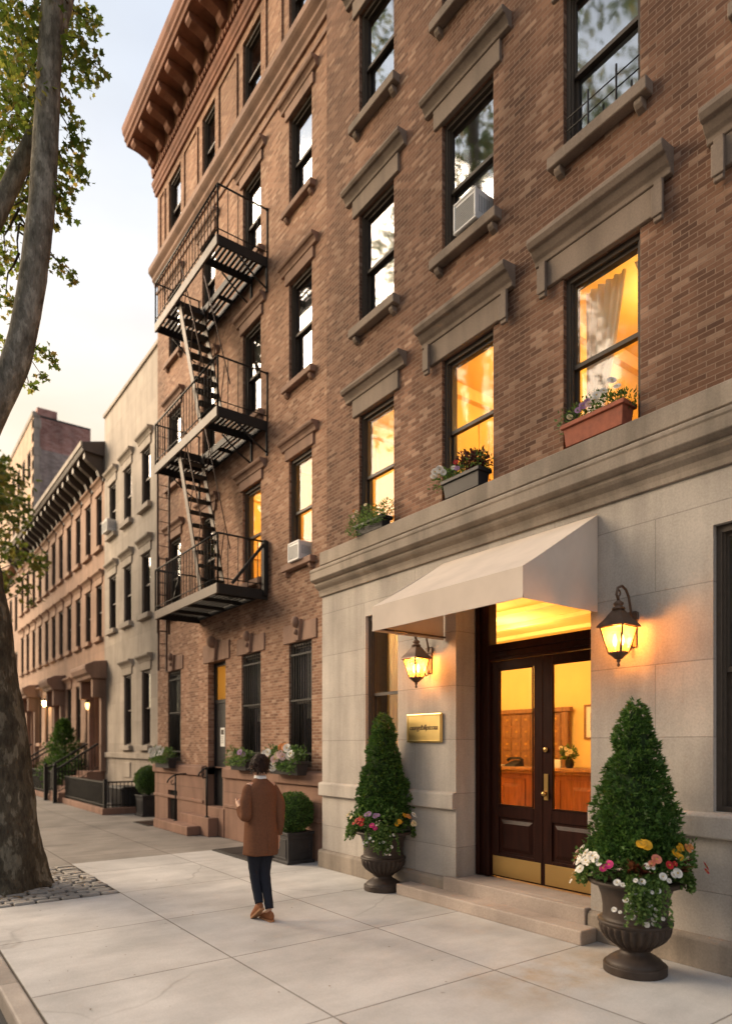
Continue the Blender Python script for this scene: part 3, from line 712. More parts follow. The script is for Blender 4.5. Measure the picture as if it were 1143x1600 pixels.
m.build('window_bars', M['iron'], bw)
# upper windows
for c in lc:
    x0, x1 = lc[c]
    for k in lf:
        z0, z1 = lf[k]; L = k == 2 and c in 'AB'
        w = window(OB, x0, x1, z0, z1, YL, M['frame'], lit=L, blind=.3 if (c, k) in (('A', 4), ('C', 4), ('D', 5), ('B', 3)) else None)
        if k < 5:
            hood(w, x0, x1, z1+.32, YL, M['brownstone_trim'], zbot=z1-.004, slab=.08, ext=.19, proj=.13, h=.15)
            sill(w, x0, x1, z0, YL, M['brownstone_trim'], h=.10, proj=.1, ext=.11)
lit_room(OB, *lc['A'], *lf[2], YL+.21, 7, left=.5, right=.1)
lit_room(OB, *lc['B'], *lf[2], YL+.21, 11, left=.5, right=.2)
# ground windows with iron guards
for c in 'ABD':
    x0, x1, z0, z1 = gh[c]
    w = window(OB, x0, x1, z0, z1, YL, M['frame'], split=.52)
    m = MB(); n = 9; yy = YL+.03
    for i in range(n): m.tube([(x0+.04+(x1-x0-.08)*i/(n-1), yy, z0+.02), (x0+.04+(x1-x0-.08)*i/(n-1), yy, z1-.04)], .008, 6)
    for zz in (z0+.2, (z0+z1)/2+.05, z1-.22): m.box(x0, x1, yy-.012, yy-.004, zz, zz+.03)
    m.build('window_bars', M['iron'], w)
    m = MB(); m.box(x0-.16, x1+.16, YL-.025, YL+.02, z1-.003, z1+.3)
    m.yprof([((x0+x1)/2-.06, z1), ((x0+x1)/2+.06, z1), ((x0+x1)/2+.12, z1+.34), ((x0+x1)/2-.12, z1+.34)], YL-.075, YL-.02)
    m.ball(((x0+x1)/2, YL-.09, z1+.3), .07, sz=1.3); m.ball(((x0+x1)/2, YL-.08, z1+.14), .045)
    m.build('lintel', M['brownstone_trim'], w, bevel=.006)
# pale curtains behind the guards
for lab, c in (('pale curtain behind the barred window beside the hedge ball planter', 'A'), ('pale curtain behind the barred window right of the black door', 'B')):
    x0, x1, z0, z1 = gh[c]
    curtain(lab, lambda q: x0+.2, lambda q: x1-.07, YL+.235, z0+.8, z1-.1, 7, 'curtains behind the barred windows', .012)
# street door
for a, b in ((DL[0]-.08, DL[0]), (DL[1], DL[1]+.08)):
    m = MB(); m.box(a, b, YP+.002, YL+.3, .56, 1.36); m.build('door_jamb', M['brownstone_trim'], OB)
m = MB()
m.box(DL[0]-.2, DL[1]+.2, YL-.03, YL+.02, 3.5, 3.86)
m.yprof([(-12.75, 3.52), (-12.6, 3.52), (-12.54, 3.9), (-12.81, 3.9)], YL-.09, YL-.03); m.ball((-12.675, YL-.11, 3.88), .1, sz=1.2)
m.build('door_lintel', M['brownstone_trim'], OB, bevel=.006)
m = MB(); a, b = DL[0], DL[1]; y0 = YL+.13
m.box(a, a+.07, y0, y0+.06, .56, 3.5); m.box(b-.07, b, y0, y0+.06, .56, 3.5); m.box(a+.07, b-.07, y0, y0+.06, 3.42, 3.5); m.box(a+.07, b-.07, y0, y0+.06, 2.66, 2.74)
m.box(a+.07, b-.07, y0+.015, y0+.055, .56, 2.66)
for zz in ((.75, 1.35), (1.5, 2.5)): m.box(a+.17, b-.17, y0+.008, y0+.016, *zz)
dd = m.build('door', plain_mat('black_door_paint', (.012,.012,.013), .35), OB, bevel=.004)
m = MB(); m.add([(a+.07,y0+.03,2.74),(b-.07,y0+.03,2.74),(b-.07,y0+.03,3.42),(a+.07,y0+.03,3.42)], [(0,1,2,3)]); m.build('transom_pane', M['glass_lit'], dd, recalc=False)
m = MB(); m.room(a-.3, b+.3, y0+.08, y0+1.2, 2.0, 3.5); m.build('hallway', M['plaster'], dd, recalc=False)
lamp('hall_lamp', (a+.35, y0+.6, 3.1), 1.6)
m = MB(); m.box(a+.32, a+.52, y0+.002, y0+.007, 1.78, 2.16); m.box(a+.35, a+.48, y0-.0005, y0+.0015, 2.02, 2.12, mi=1)
for i in range(4): m.box(a+.35, a+.47-.02*(i % 2), y0-.0005, y0+.0015, 1.97-i*.04, 1.98-i*.04, mi=1)
m.build('notice', [M['paper'], M['frame']], dd)
m = MB(); m.ball((b-.15, y0-.02, 1.55), .03); m.box(b-.17, b-.13, y0, y0+.012, 1.48, 1.62); m.build('handle', M['brass'], dd)
m = MB(); m.box(DL[0]-.08, DL[1]+.08, YP-.02, YL+.40, 0, .56); m.box(-13.9, -12.42, 5.36, YP-.02, 0, .37)
m.build('stoop', M['brownstone'], OB, bevel=.01)
m = MB(); m.box(-14.75, -12.8, 5.08, 5.36, 0, .185); m.build('stoop_step', M['brownstone'], OB, bevel=.012)
for lab, xx, y1 in (('black curved handrail on the right of the brown stoop', -12.62, 5.42), ('black curved handrail on the left of the brown stoop', -14.0, 5.3)):
    z0 = .37 if xx > -13 else .185
    m = MB(); m.tube([(xx, y1, z0), (xx, y1, z0+.98)], .019); 
    m.tube([(xx, y1-.18, z0+.82), (xx, y1-.16, z0+.88), (xx, y1-.08, z0+.95), (xx, y1, z0+.985), (xx, y1+.12, z0+1.0), (xx, YP+.0, z0+1.0)], .017)
    m.tube([(xx, y1, z0+.8), (xx, y1-.08, z0+.78), (xx, y1-.1, z0+.84), (xx, y1-.06, z0+.87)], .012)
    m.lathe([(.045, 0), (.04, .015), (.022, .03)], (xx, y1, z0), 12)
    tag(m.build('handrail', M['iron'], loc=(xx, y1, z0)), lab, 'handrail', 'stoop handrails')
# belt course, panels, cornice
m = MB(); m.xprof([(YL+.01, 12.95), (YL-.04, 12.95), (YL-.05, 13.02), (YL-.1, 13.08), (YL-.1, 13.14), (YL-.16, 13.2), (YL-.19, 13.24), (YL-.19, 13.36), (YL-.17, 13.38), (YL+.01, 13.44)], LX-.12, -8.42)
m.xprof([(YL+.005, 12.72), (YL-.03, 12.72), (YL-.035, 12.78), (YL+.005, 12.8)], LX-.02, -8.42)
m.build('belt_course', M['brownstone_trim'], OB, bevel=.006)
for a, b in ((-15.9, -15.55), (-14.38, -13.6), (-12.55, -11.7), (-10.58, -9.98)):
    m = MB(); z0, z1, t = 13.62, 14.95, .035
    m.box(a, a+t, YL-.03, YL+.005, z0, z1); m.box(b-t, b, YL-.03, YL+.005, z0, z1); m.box(a+t, b-t, YL-.03, YL+.005, z1-t, z1); m.box(a+t, b-t, YL-.03, YL+.005, z0, z0+t)
    m.build('brick_panel', M['brick_l'], OB)
m = MB(); yo = YL - .82
m.xprof([(YL+.01, 15.12), (YL-.05, 15.12), (YL-.06, 15.2), (YL-.09, 15.22), (YL-.09, 15.28), (YL-.12, 15.32), (YL-.14, 15.4), (YL-.05, 15.43), (YL-.05, 15.56), (YL-.12, 15.58), (YL-.14, 15.66), (YL-.14, 15.96),
         (yo+.1, 15.98), (yo+.08, 16.05), (yo+.04, 16.08), (yo+.04, 16.16), (yo, 16.22), (yo-.02, 16.34), (yo-.02, 16.38), (YL+.01, 16.5)], LX-.06, -8.42)
cn = m.build('cornice', M['terracotta_trim'], OB, bevel=.006)
x = LX + .12; k = 0
while x < -8.6:
    m = MB(); m.xprof([(YL-.12, 15.62), (YL-.2, 15.6), (YL-.27, 15.66), (YL-.3, 15.74), (YL-.5, 15.80), (yo+.2, 15.82), (yo+.14, 15.88), (yo+.14, 15.975), (YL-.12, 15.975)], x, x+.2)
    m.build('bracket', M['terracotta_trim'], cn, bevel=.01); x += .56
m = MB(); x = LX+.05; up_ = [(x, 15.56)]; 
while x < -8.5: up_ += [(x, 15.45), (x+.06, 15.45), (x+.06, 15.535), (x+.12, 15.535)]; x += .12
up_ += [(x, 15.56)]; m.yprof(up_, YL-.16, YL-.115)
m.build('dentil_band', M['terracotta_trim'], cn)

# ------------------------------------------------------------------ fire escape
M['iron_fascia'] = plain_mat('warm_lit_fascia', (.085,.062,.046), .6, .1, var=.3, scale=7)  # lighter tone puts reflected warm light into the fascia and stair stringers
FE = thing('fire_escape', 'black iron fire escape with three platforms, steep stairs and hanging ladder', 'fire escape', (-11.6, 5.0, 4.4))
FXA, FXB, FYO = -13.55, -10.52, 4.71
LV = (4.53, 7.5, 10.38)
HX0, HX1, HY0, HY1 = -12.52, -11.14, 4.77, 5.28
for i, z in enumerate(LV):
    m = MB(); hole = i > 0
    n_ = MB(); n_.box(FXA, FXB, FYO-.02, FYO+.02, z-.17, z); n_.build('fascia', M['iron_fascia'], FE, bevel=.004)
    m.box(FXB-.03, FXB, FYO+.02, YL, z-.17, z); m.box(FXA, FXA+.03, FYO+.02, YL, z-.15, z)
    m.box(FXA+.03, FXB-.03, YL-.06, YL-.02, z-.1, z)
    if hole:
        m.box(HX1, HX1+.03, FYO+.02, YL-.06, z-.14, z-.01); m.box(HX0-.03, HX0, FYO+.02, YL-.06, z-.14, z-.01); m.box(HX0, HX1, HY1, HY1+.03, z-.12, z)
        xs_ = (-13.05, -11.9)
    else: xs_ = (-12.9, -12.2, -11.5, -10.95)
    for xx in xs_: m.box(xx, xx+.04, FYO+.02 if not (hole and HX0 < xx < HX1) else HY1+.03, YL-.06, z-.11, z-.045)
    m.build('platform', M['iron_rust'] if False else M['iron'], FE)
    m = MB(); y = FYO + .05
    while y < YL - .1:
        segs = [(FXA+.03, FXB-.03)]
        if hole and y < HY1: segs = [(FXA+.03, HX0-.03), (HX1+.03, FXB-.03)]
        for a, b in segs: m.box(a, b, y, y+.045, z-.04, z-.012)
        y += .082
    m.build('grating', M['iron'], FE)
    # railing on three sides
    m = MB(); h = .84
    def rail(a, b, n):
        a = Vector(a); b = Vector(b)
        m.tube([a+Vector((0,0,h)), b+Vector((0,0,h))], .017, 6); m.tube([a+Vector((0,0,.09)), b+Vector((0,0,.09))], .010, 6)
        for q in range(n+1):
            p = a.lerp(b, q/n); m.tube([p, p+Vector((0,0,h))], .0175 if q in (0, n) else .0075, 5)
    rail((FXA, FYO, z), (FXB, FYO, z), 22)
    rail((FXB, FYO, z), (FXB, YL-.01, z), 5); rail((FXA, FYO, z), (FXA, YL-.01, z), 5)
    m.ball((FXB, YL-.015, z+h), .03, 8, 5)
    m.build('railing', M['iron'], FE)
    for xx in ((FXB-.015, HX1+.015, FXA+.015) if hole else (FXB-.015, -11.6, FXA+.015)):
        if not hole: continue
        m = MB(); m.tube([(xx, YL, z-.55), (xx, YL-.25, z-.42), (xx, FYO+.35, z-.16)], .017, 6); m.box(xx-.02, xx+.02, YL-.03, YL, z-.6, z-.02)
        m.build('bracket', M['iron'], FE)
m = MB(); m.bar((FXB+.03, FYO+.25, LV[0]+.02), (FXB+.03, YL-.1, LV[0]+.78), .035, .05); m.box(FXB-.03, FXB+.05, YL-.1, YL-.03, LV[0]-.1, LV[0]+.86)
m.build('rail_brace', M['iron'], FE)
m = MB(); m.bar((-12.75, FYO+.06, LV[0]+.03), (-12.4, FYO+.06, LV[0]+.5), .03); m.build('rail_brace', M['iron'], FE)
for z0, z1 in ((LV[0], LV[1]), (LV[1], LV[2])):
    xa, xb, ya, yb = -12.49, -11.41, 4.79, 5.25
    m = MB()
    for yy in (ya, yb): m.bar((xa, yy, z1-.02), (xb, yy, z0), .022, .12)
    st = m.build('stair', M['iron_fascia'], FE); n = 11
    for q in range(1, n):
        t = q/n; xx = xa+(xb-xa)*t; zz = z1+(z0-z1)*t
        m = MB(); m.box(xx-.08, xx+.10, ya+.012, yb-.012, zz-.012, zz+.012); m.build('tread', M['iron'], st)
    m = MB()
    for yy in (ya, yb):
        m.tube([(xa+.14, yy, z1+.55), (xb+.22, yy, z0+.82)], .011, 6)
        for t in (.2, .5, .8): m.tube([(xa+(xb-xa)*t, yy, z1+(z0-z1)*t), (xa+(xb-xa)*t+.2, yy, z1+(z0-z1)*t+.68)], .009, 5)
    m.build('handrail', M['iron_rust'], st)
def ladder(ya, yb, xx, z0, z1, nm):
    m = MB()
    for yy in (ya, yb): m.box(xx-.014, xx+.014, yy-.02, yy+.02, z0, z1)
    zz = z0+.06
    while zz < z1: m.tube([(xx, ya, zz), (xx, yb, zz)], .008, 5); zz += .25
    m.build(nm, M['iron_rust'], FE)
ladder(4.78, 5.02, -13.62, 4.1, 8.36, 'ladder'); ladder(4.81, 4.98, -13.66, 3.34, 5.7, 'drop_ladder')

# ================================================================== street things
def planter_box(m, x0, x1, y0, y1, z0, z1, mi=0, taper=.02, lip=.018):
    m.loft([[(x0+taper,y0+taper,z0),(x1-taper,y0+taper,z0),(x1-taper,y1-taper,z0),(x0+taper,y1-taper,z0)], [(x0,y0,z1),(x1,y0,z1),(x1,y1,z1),(x0,y1,z1)]], False)
    m.box(x0-lip, x1+lip, y0-lip, y0+.012, z1-.03, z1+.012); m.box(x0-lip, x1+lip, y1-.012, y1+lip, z1-.03, z1+.012)
    m.box(x0-lip, x0+.012, y0+.012, y1-.012, z1-.03, z1+.012); m.box(x1-.012, x1+lip, y0+.012, y1-.012, z1-.03, z1+.012)

M['leaf_box'] = leaf_mat('boxwood_leaf', [(0, (.03,.075,.012)), (.5, (.06,.13,.02)), (1, (.12,.21,.04))], .3)
M['leaf_spruce'] = leaf_mat('spruce_needle', [(0, (.034,.085,.014)), (.5, (.065,.145,.024)), (1, (.125,.22,.045))], .25)
M['leaf_flower'] = leaf_mat('bedding_leaf', [(0, (.035,.09,.016)), (.5, (.08,.16,.034)), (1, (.16,.26,.06))], .35)
M['leaf_lime'] = leaf_mat('ivy_leaf', [(0, (.05,.11,.02)), (.5, (.11,.19,.04)), (1, (.22,.32,.09))], .35)
M['leaf_red'] = leaf_mat('coleus_leaf', [(0, (.10,.025,.015)), (.5, (.17,.05,.025)), (1, (.22,.10,.04))], .3)
M['leaf_street'] = leaf_mat('street_tree_leaf', [(0, (.10,.16,.024)), (.45, (.18,.245,.04)), (.8, (.30,.30,.055)), (1, (.44,.31,.07))], .65)
M['leaf_far'] = leaf_mat('far_tree_leaf', [(0, (.07,.11,.018)), (.5, (.14,.165,.03)), (1, (.28,.23,.055))], .5)
M['core'] = plain_mat('shade_core_and_stem', (.022,.045,.012), .95, var=.3, scale=20)  # dark green stands in for shade inside the shrubs; also colours their stems

def rvec(rs): 
    while True:
        v = Vector((rs.uniform(-1,1), rs.uniform(-1,1), rs.uniform(-1,1)))
        if .05 < v.length < 1: return v.normalized()
def leaf(m, p, d, nrm, L, wd):
    s_ = d.cross(nrm)
    if s_.length < 1e-4: s_ = d.orthogonal()
    s_.normalize(); k = p + d*(L*.45)
    m.add([p, k + s_*(wd/2) + nrm*(wd*.18), p + d*L, k - s_*(wd/2) + nrm*(wd*.18)], [(0,1,2),(0,2,3)], True)
STAR = [(0,-.1),(.16,.02),(.46,-.02),(.34,.2),(.5,.46),(.24,.42),(0,.8),(-.24,.42),(-.5,.46),(-.34,.2),(-.46,-.02),(-.16,.02)]
def star_leaf(m, p, d, nrm, L):
    s_ = d.cross(nrm).normalized(); n2 = s_.cross(d).normalized()
    m.add([p + d*(b*L) + s_*(a*L) + n2*(-.25*abs(a)*L) for a, b in STAR], [tuple(range(12))], False)

def foliage_blob(m, c, rad, n, L, rs, wd=.6, up=.3, squash=(1,1,1), lump=.18, shell=.55):
    c = Vector(c)
    for _ in range(n):
        d = rvec(rs); k = 1 + lump*noise.noise(d*2.6 + c*3.1)*2
        q = rad * k * (rs.uniform(shell, 1.0)); p = c + Vector((d.x*q*squash[0], d.y*q*squash[1], d.z*q*squash[2]))
        dd = (d + rvec(rs)*.75 + Vector((0,0,up))).normalized()
        leaf(m, p, dd, (rvec(rs) + d*.6).normalized(), L*rs.uniform(.7,1.25), L*wd*rs.uniform(.7,1.2))

def bloom_mesh(name, col, petals=7, r=.5, centre=(.55,.35,.05), cup=.35, layers=2):
    m = MB()
    for l in range(layers):
        k = 1 - .35*l
        for i in range(petals):
            a = 2*math.pi*(i+.5*l)/petals; c_, s_ = math.cos(a), math.sin(a); w = 1.15*math.pi*r*k/petals
            pts = []
            for u, hw, z in ((.08,.15,.02),(.5,.8,.10),(.82,1.0,.20),(1.0,.55,.22)):
                for sg in (-1, 1): pts.append((c_*u*r*k - s_*sg*hw*w, s_*u*r*k + c_*sg*hw*w, z*cup*2*r + l*.1*r))
            m.add(pts, [(0,1,3,2),(2,3,5,4),(4,5,7,6)], True)
    m.ball((0,0,.16*r), .2*r, 8, 5, sz=.7, mi=1)
    a = leaf_mat(name+'_petal', [(0, tuple(x*.8 for x in col)), (1, tuple(min(.9, x*1.1) for x in col))], .25, .6)
    o = m.build(name, [a, plain_mat(name+'_eye', centre, .8)], loc=(0,0,0), recalc=False)
    me = o.data; bpy.data.objects.remove(o); return me
BL = {'white': bloom_mesh('white_bloom', (.80,.76,.68)), 'pink': bloom_mesh('pink_bloom', (.66,.03,.20), 9), 'red': bloom_mesh('red_bloom', (.55,.025,.03), 9),
      'yellow': bloom_mesh('yellow_bloom', (.80,.42,.02), 6), 'salmon': bloom_mesh('salmon_bloom', (.75,.26,.16), 8), 'lilac': bloom_mesh('lilac_bloom', (.48,.28,.45), 7), 'cream': bloom_mesh('cream_bloom', (.78,.66,.40), 8),
      'orange': bloom_mesh('orange_bloom', (.72,.30,.10), 7), 'blush': bloom_mesh('blush_bloom', (.74,.52,.48), 8)}
def bloom(parent, kind, p, size, rs, face=None):
    o = bpy.data.objects.new('flower', BL[kind]); COL.objects.link(o); o.parent = parent
    o.location = Vector(p) - Vector(root_of(parent).location)
    d = (face or Vector((rs.uniform(-.6,.6), rs.uniform(-1,-.1), rs.uniform(.3,1)))).normalized()
    o.rotation_euler = (d.to_track_quat('Z', 'Y') @ Matrix.Rotation(rs.uniform(0,6), 3, 'Z').to_quaternion()).to_euler()
    o.scale = (size,)*3
    return o

# urns with clipped cones and bedding flowers
URN = [(.0,0),(.236,0),(.24,.004),(.24,.008),(.24,.058),(.24,.062),(.236,.068),(.222,.069),(.217,.070),(.217,.074),(.214,.084),(.20,.10),(.165,.124),(.128,.145),(.110,.162),(.106,.176),(.106,.180),(.126,.182),(.130,.186),(.132,.198),(.138,.202),(.17,.22),(.225,.26),(.262,.31),(.275,.355),(.270,.380),(.268,.384),(.279,.388),(.284,.398),(.283,.408),(.278,.416),(.258,.418),(.250,.424),(.245,.45),(.245,.52),(.256,.60),(.280,.665),(.300,.692),(.304,.697),(.340,.699),(.350,.703),(.358,.712),(.358,.728),(.352,.737),(.335,.740),(.30,.735),(.27,.70),(.0,.69)]
def urn(label, c):
    r = thing('urn', label, 'urn planter', c, 'cast iron urns flanking the entrance')
    m = MB(); m.lathe(URN, c, 156, flute=(.204, .378, .12, 26)); m.build('bowl', M['urn'], r)
    m = MB(); m.lathe([(.0,.0),(.288,.0),(.288,.012),(.0,.02)], (c[0], c[1], .70), 24); m.build('soil', M['soil'], r)
    return r
def cone_tree(label, c, z0, z1, rb, seed):
    rs = random.Random(seed); r = thing('clipped_cone_shrub', label, 'topiary', (c[0], c[1], z0), 'clipped cone evergreens in the urns')
    m = MB(); H = z1 - z0
    def rad(t): return rb*(.16 + .84*(1-t)**.86)*(1 if t > .06 else .86+.14*t/.06) * (1 - .7*max(0, (t-.93)/.07))
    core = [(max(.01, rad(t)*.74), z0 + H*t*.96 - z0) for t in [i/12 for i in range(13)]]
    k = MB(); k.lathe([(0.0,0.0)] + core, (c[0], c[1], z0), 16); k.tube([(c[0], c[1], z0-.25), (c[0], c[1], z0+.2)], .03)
    k.build('stem', M['core'], r)  # stem plus a dark solid cone painted as the shade behind the needles
    n = 0
    while n < 2600:
        t = rs.random()**1.25
        if rs.random() > rad(t)/rb + .06: continue
        a = rs.uniform(0, 2*math.pi); rr = rad(t)
        lump = noise.noise(Vector((math.cos(a)*rr*7, math.sin(a)*rr*7, t*H*7 + seed)))
        q = rr*(.93 + .36*lump) * rs.uniform(.80, 1.04)
        p = Vector((c[0]+q*math.cos(a), c[1]+q*math.sin(a), z0 + H*t))
        out = Vector((math.cos(a), math.sin(a), .45)).normalized(); ax = (out + rvec(rs)*.55).normalized()
        for _ in range(7):
            d = (ax + rvec(rs)*.75).normalized(); leaf(m, p + rvec(rs)*.008, d, rvec(rs), rs.uniform(.034, .062), .0135)
        n += 1
    m.build('foliage', M['leaf_spruce'], r, recalc=False, uv=False)
    return r
def bedding(label, c, z, R0, seed, blooms, trail_dir, red=None):
    """low mixed planting round the shrub, with a trailing part hanging over the rim"""
    rs = random.Random(seed); r = thing('bedding_flowers', label, 'flowers', (c[0], c[1], z), 'mixed bedding flowers in the urns')
    m = MB()
    for i in range(38):
        a = rs.uniform(0, 2*math.pi); q = R0*rs.uniform(.5, .95)
        foliage_blob(m, (c[0]+q*math.cos(a), c[1]+q*math.sin(a), z+.075+rs.uniform(-.02,.13)), rs.uniform(.08,.125), 95, .045, rs, .55, .35)
    m.build('foliage', M['leaf_flower'], r, recalc=False, uv=False)
    m = MB()
    for a0, ln, nn in trail_dir:
        for _ in range(nn):
            a = a0 + rs.gauss(0, .17); q = R0*rs.uniform(.72, .95); p = Vector((c[0]+q*math.cos(a), c[1]+q*math.sin(a), z+.06)); dr = Vector((math.cos(a), math.sin(a), 0))
            L = ln*rs.uniform(.35, 1.0); st = int(L/.014)+3
            for s_ in range(st):
                f = s_/st; p = p + dr*(.013*(1-f)**2) + Vector((rs.uniform(-.004,.004), rs.uniform(-.004,.004), -.014*min(1, f*3)))
                for _2 in range(2): leaf(m, p + rvec(rs)*.01, (dr + rvec(rs)).normalized(), (dr+rvec(rs)*.6).normalized(), rs.uniform(.022,.04), .024)
    m.build('trailing_ivy', M['leaf_lime'], r, recalc=False, uv=False)
    if red:
        m = MB()
        for a in red:
            b = Vector((c[0]+R0*.75*math.cos(a), c[1]+R0*.75*math.sin(a), z+.08))
            for _ in range(14):
                d = Vector((math.cos(a)+rs.uniform(-.9,.9), math.sin(a)+rs.uniform(-.9,.9), rs.uniform(.1,.7))).normalized(); leaf(m, b + rvec(rs)*.03, d, (Vector((0,0,1))+rvec(rs)*.4).normalized(), rs.uniform(.10,.17), .055)
        m.build('coleus_leaves', M['leaf_red'], r, recalc=False, uv=False)
    for kind, a, q, dz, size in blooms:
        p = Vector((c[0]+R0*q*math.cos(a), c[1]+R0*q*math.sin(a), z+dz))
        bloom(r, kind, p, size, rs, Vector((math.cos(a)*.8 + .2*rs.uniform(-1,1), math.sin(a)*.8 + .2*rs.uniform(-1,1), .55)))
    return r
# viewer lies towards (+x,-y) of the urns: about -40 degrees
VA2, VA1 = math.atan2(-4.9, 3.02), math.atan2(-5.16, 6.6)
def ring(spec, va): return [(k, va + R(a), q*1.0, dz, s_*(.72 if k in ('yellow', 'pink') else .9)) for k, a, q, dz, s_ in spec] + [(k, va + R(a+5.5*(-1)**i), q*1.02, dz-.03+.02*(i % 3), s_*.6) for i, (k, a, q, dz, s_) in enumerate(spec)]
U2 = (-3.02, 4.90, .004); U1 = (-6.60, 5.16, .004)
urn('large dark fluted urn planter right of the entrance steps', U2); urn('dark fluted urn planter left of the steps, under the brass plaque', U1)
cone_tree('clipped evergreen cone in the urn right of the doors', U2, .95, 2.15, .35, 11)
cone_tree('clipped evergreen cone in the urn left of the doors, below the plaque', U1, .95, 2.19, .35, 12)
w1 = [('white', -88, 1.0, .20, .075), ('white', -74, 1.05, .15, .08), ('white', -68, 1.12, .12, .085), ('white', -62, 1.02, .19, .085), ('white', -55, 1.08, .14, .09), ('white', -49, 1.0, .18, .09), ('white', -42, 1.05, .17, .08), ('white', -60, 1.15, .07, .08),
      ('blush', -96, 1.08, .16, .075), ('salmon', -104, 1.05, .14, .07), ('blush', -92, 1.12, .09, .07), ('salmon', -86, 1.12, .12, .06), ('cream', -99, 1.2, -.02, .05), ('white', -110, 1.2, -.03, .05), ('white', -80, 1.22, -.06, .045),
      ('pink', -26, 1.04, .14, .10), ('white', -16, 1.12, .02, .06), ('white', 6, 1.12, .04, .06), ('white', 26, 1.08, .08, .065), ('white', 42, 1.08, .10, .085), ('red', 34, 1.05, .16, .07), ('salmon', 22, .98, .20, .085), ('white', 12, 1.0, .15, .055),
      ('yellow', 12, .92, .30, .12), ('yellow', 44, 1.0, .24, .10), ('yellow', 54, .98, .28, .09), ('orange', 60, 1.05, .27, .08), ('red', 84, 1.25, .12, .085),
      ('white', -8, 1.15, -.10, .05), ('white', 2, 1.14, -.16, .05), ('white', 12, 1.15, -.12, .05), ('white', -2, 1.14, -.22, .05), ('white', 10, 1.13, -.27, .05), ('white', 16, 1.14, -.23, .045), ('white', -18, 1.16, -.18, .045), ('white', 6, 1.12, -.05, .05), ('white', 18, 1.15, -.19, .05), ('white', 20, 1.13, -.02, .05)]
bedding('white, pink and yellow bedding flowers with trailing ivy in the right urn', U2, .76, .40, 21, ring(w1, VA2), [(VA2+R(8), .38, 62), (VA2+R(-85), .14, 34), (VA2+R(85), .14, 30), (VA2+R(150), .12, 16)], [VA2+R(-4), VA2+R(10), VA2+R(62)])
w2 = [('cream', -95, 1.05, .2, .075), ('cream', -80, 1.1, .18, .08), ('cream', -68, 1.05, .16, .07), ('red', -48, 1.08, .13, .085), ('red', -40, 1.05, .16, .08), ('red', -36, 1.1, .10, .07), ('pink', -18, 1.08, .09, .095), ('lilac', -26, .98, .22, .08), ('lilac', -14, .98, .2, .075),
      ('yellow', 28, 1.02, .13, .09), ('yellow', 40, .98, .20, .09), ('orange', 50, 1.0, .18, .08), ('white', 58, 1.08, .20, .08), ('cream', 54, 1.14, .10, .09), ('white', 80, 1.2, .22, .06), ('white', 88, 1.2, .1, .05), ('blush', 92, 1.25, -.05, .055), ('white', 84, 1.22, .0, .05),
      ('white', -20, 1.15, -.06, .045), ('white', 0, 1.15, -.1, .045), ('white', -30, 1.15, -.12, .045), ('white', 12, 1.14, -.16, .05), ('white', 4, 1.14, -.24, .045), ('white', -105, 1.2, -.02, .045), ('white', -96, 1.22, -.08, .04), ('white', 16, 1.1, -.02, .04)]
bedding('red, lilac and yellow bedding flowers with trailing ivy in the left urn', U1, .76, .40, 22, ring(w2, VA1), [(VA1+R(-4), .34, 56), (VA1+R(-95), .20, 40), (VA1+R(85), .20, 36), (VA1+R(160), .12, 16)])

rs = random.Random(8); m = MB(); foliage_blob(m, VASE_AT, .13, 160, .07, rs, .5, .4); m.build('stems', M['leaf_flower'], vs_, recalc=False, uv=False)
for k_ in range(5): bloom(vs_, 'cream', VASE_AT + Vector((rs.uniform(-.12,.12), -.1, rs.uniform(-.02,.14))), .07, rs, Vector((.5,-.8,.2)))
# window boxes
def flower_box(label, x0, x1, y0, y1, z0, z1, mat, hidden=False):
    r = thing('window_box', label, 'planter', ((x0+x1)/2, (y0+y1)/2, z0), 'window boxes on the sills')
    m = MB(); planter_box(m, x0, x1, y0, y1, z0, z1); m.box(x0+.012, x1-.012, y0+.012, y1-.012, z1-.02, z1+.006, mi=0); m.build('box', M[mat], r, bevel=.004)
    return r
def box_plants(label, x0, x1, y, z, seed, leaf_k, blooms, h=.10, n=90, spill=0, L=.04, wide=1):
    rs = random.Random(seed); r = thing('window_box_flowers', label, 'flowers', ((x0+x1)/2, y, z), 'flowers in the window boxes'); m = MB()
    k = int((x1-x0)/.07)+1
    for i in range(k):
        f = i/(k-1); foliage_blob(m, (x0+(x1-x0)*f, y+rs.uniform(-.03,.03)*wide, z+h*rs.uniform(.3,.9)), rs.uniform(.07,.11)+h*.25, n, L, rs, .5, .4)
        if spill: foliage_blob(m, (x0+(x1-x0)*f, y-.11, z-spill*rs.random()), .065, int(n*.6), L*.8, rs, .6, -.1)
    m.build('foliage', M[leaf_k], r, recalc=False, uv=False)
    for kind, f, dy, dz, s_ in blooms: bloom(r, kind, (x0+(x1-x0)*f, y+dy-.05, z+dz*.8+.02), s_*1.25, rs, Vector((.75+rs.uniform(-.4,.4), -.75, .25+rs.uniform(-.3,.3))))
    return r
ZB = 4.66
flower_box('terracotta window box below the window with tied cream curtains', -4.06, -3.42, 5.36, 5.54, ZB, ZB+.2, 'terracotta')
box_plants('green plants with white and lilac flowers in the terracotta box', -4.06, -3.46, 5.47, ZB+.2, 31, 'leaf_flower', [('white', .55, -.03, .14, .06), ('white', .62, -.06, .16, .07), ('white', .7, -.02, .2, .06), ('white', .86, -.04, .26, .065), ('white', .93, -.02, .18, .055), ('lilac', .36, -.05, .12, .06), ('lilac', .42, -.02, .16, .06), ('lilac', .30, -.07, .08, .05), ('cream', .12, -.05, .06, .05), ('blush', .48, -.06, .10, .05)], .13, 100)
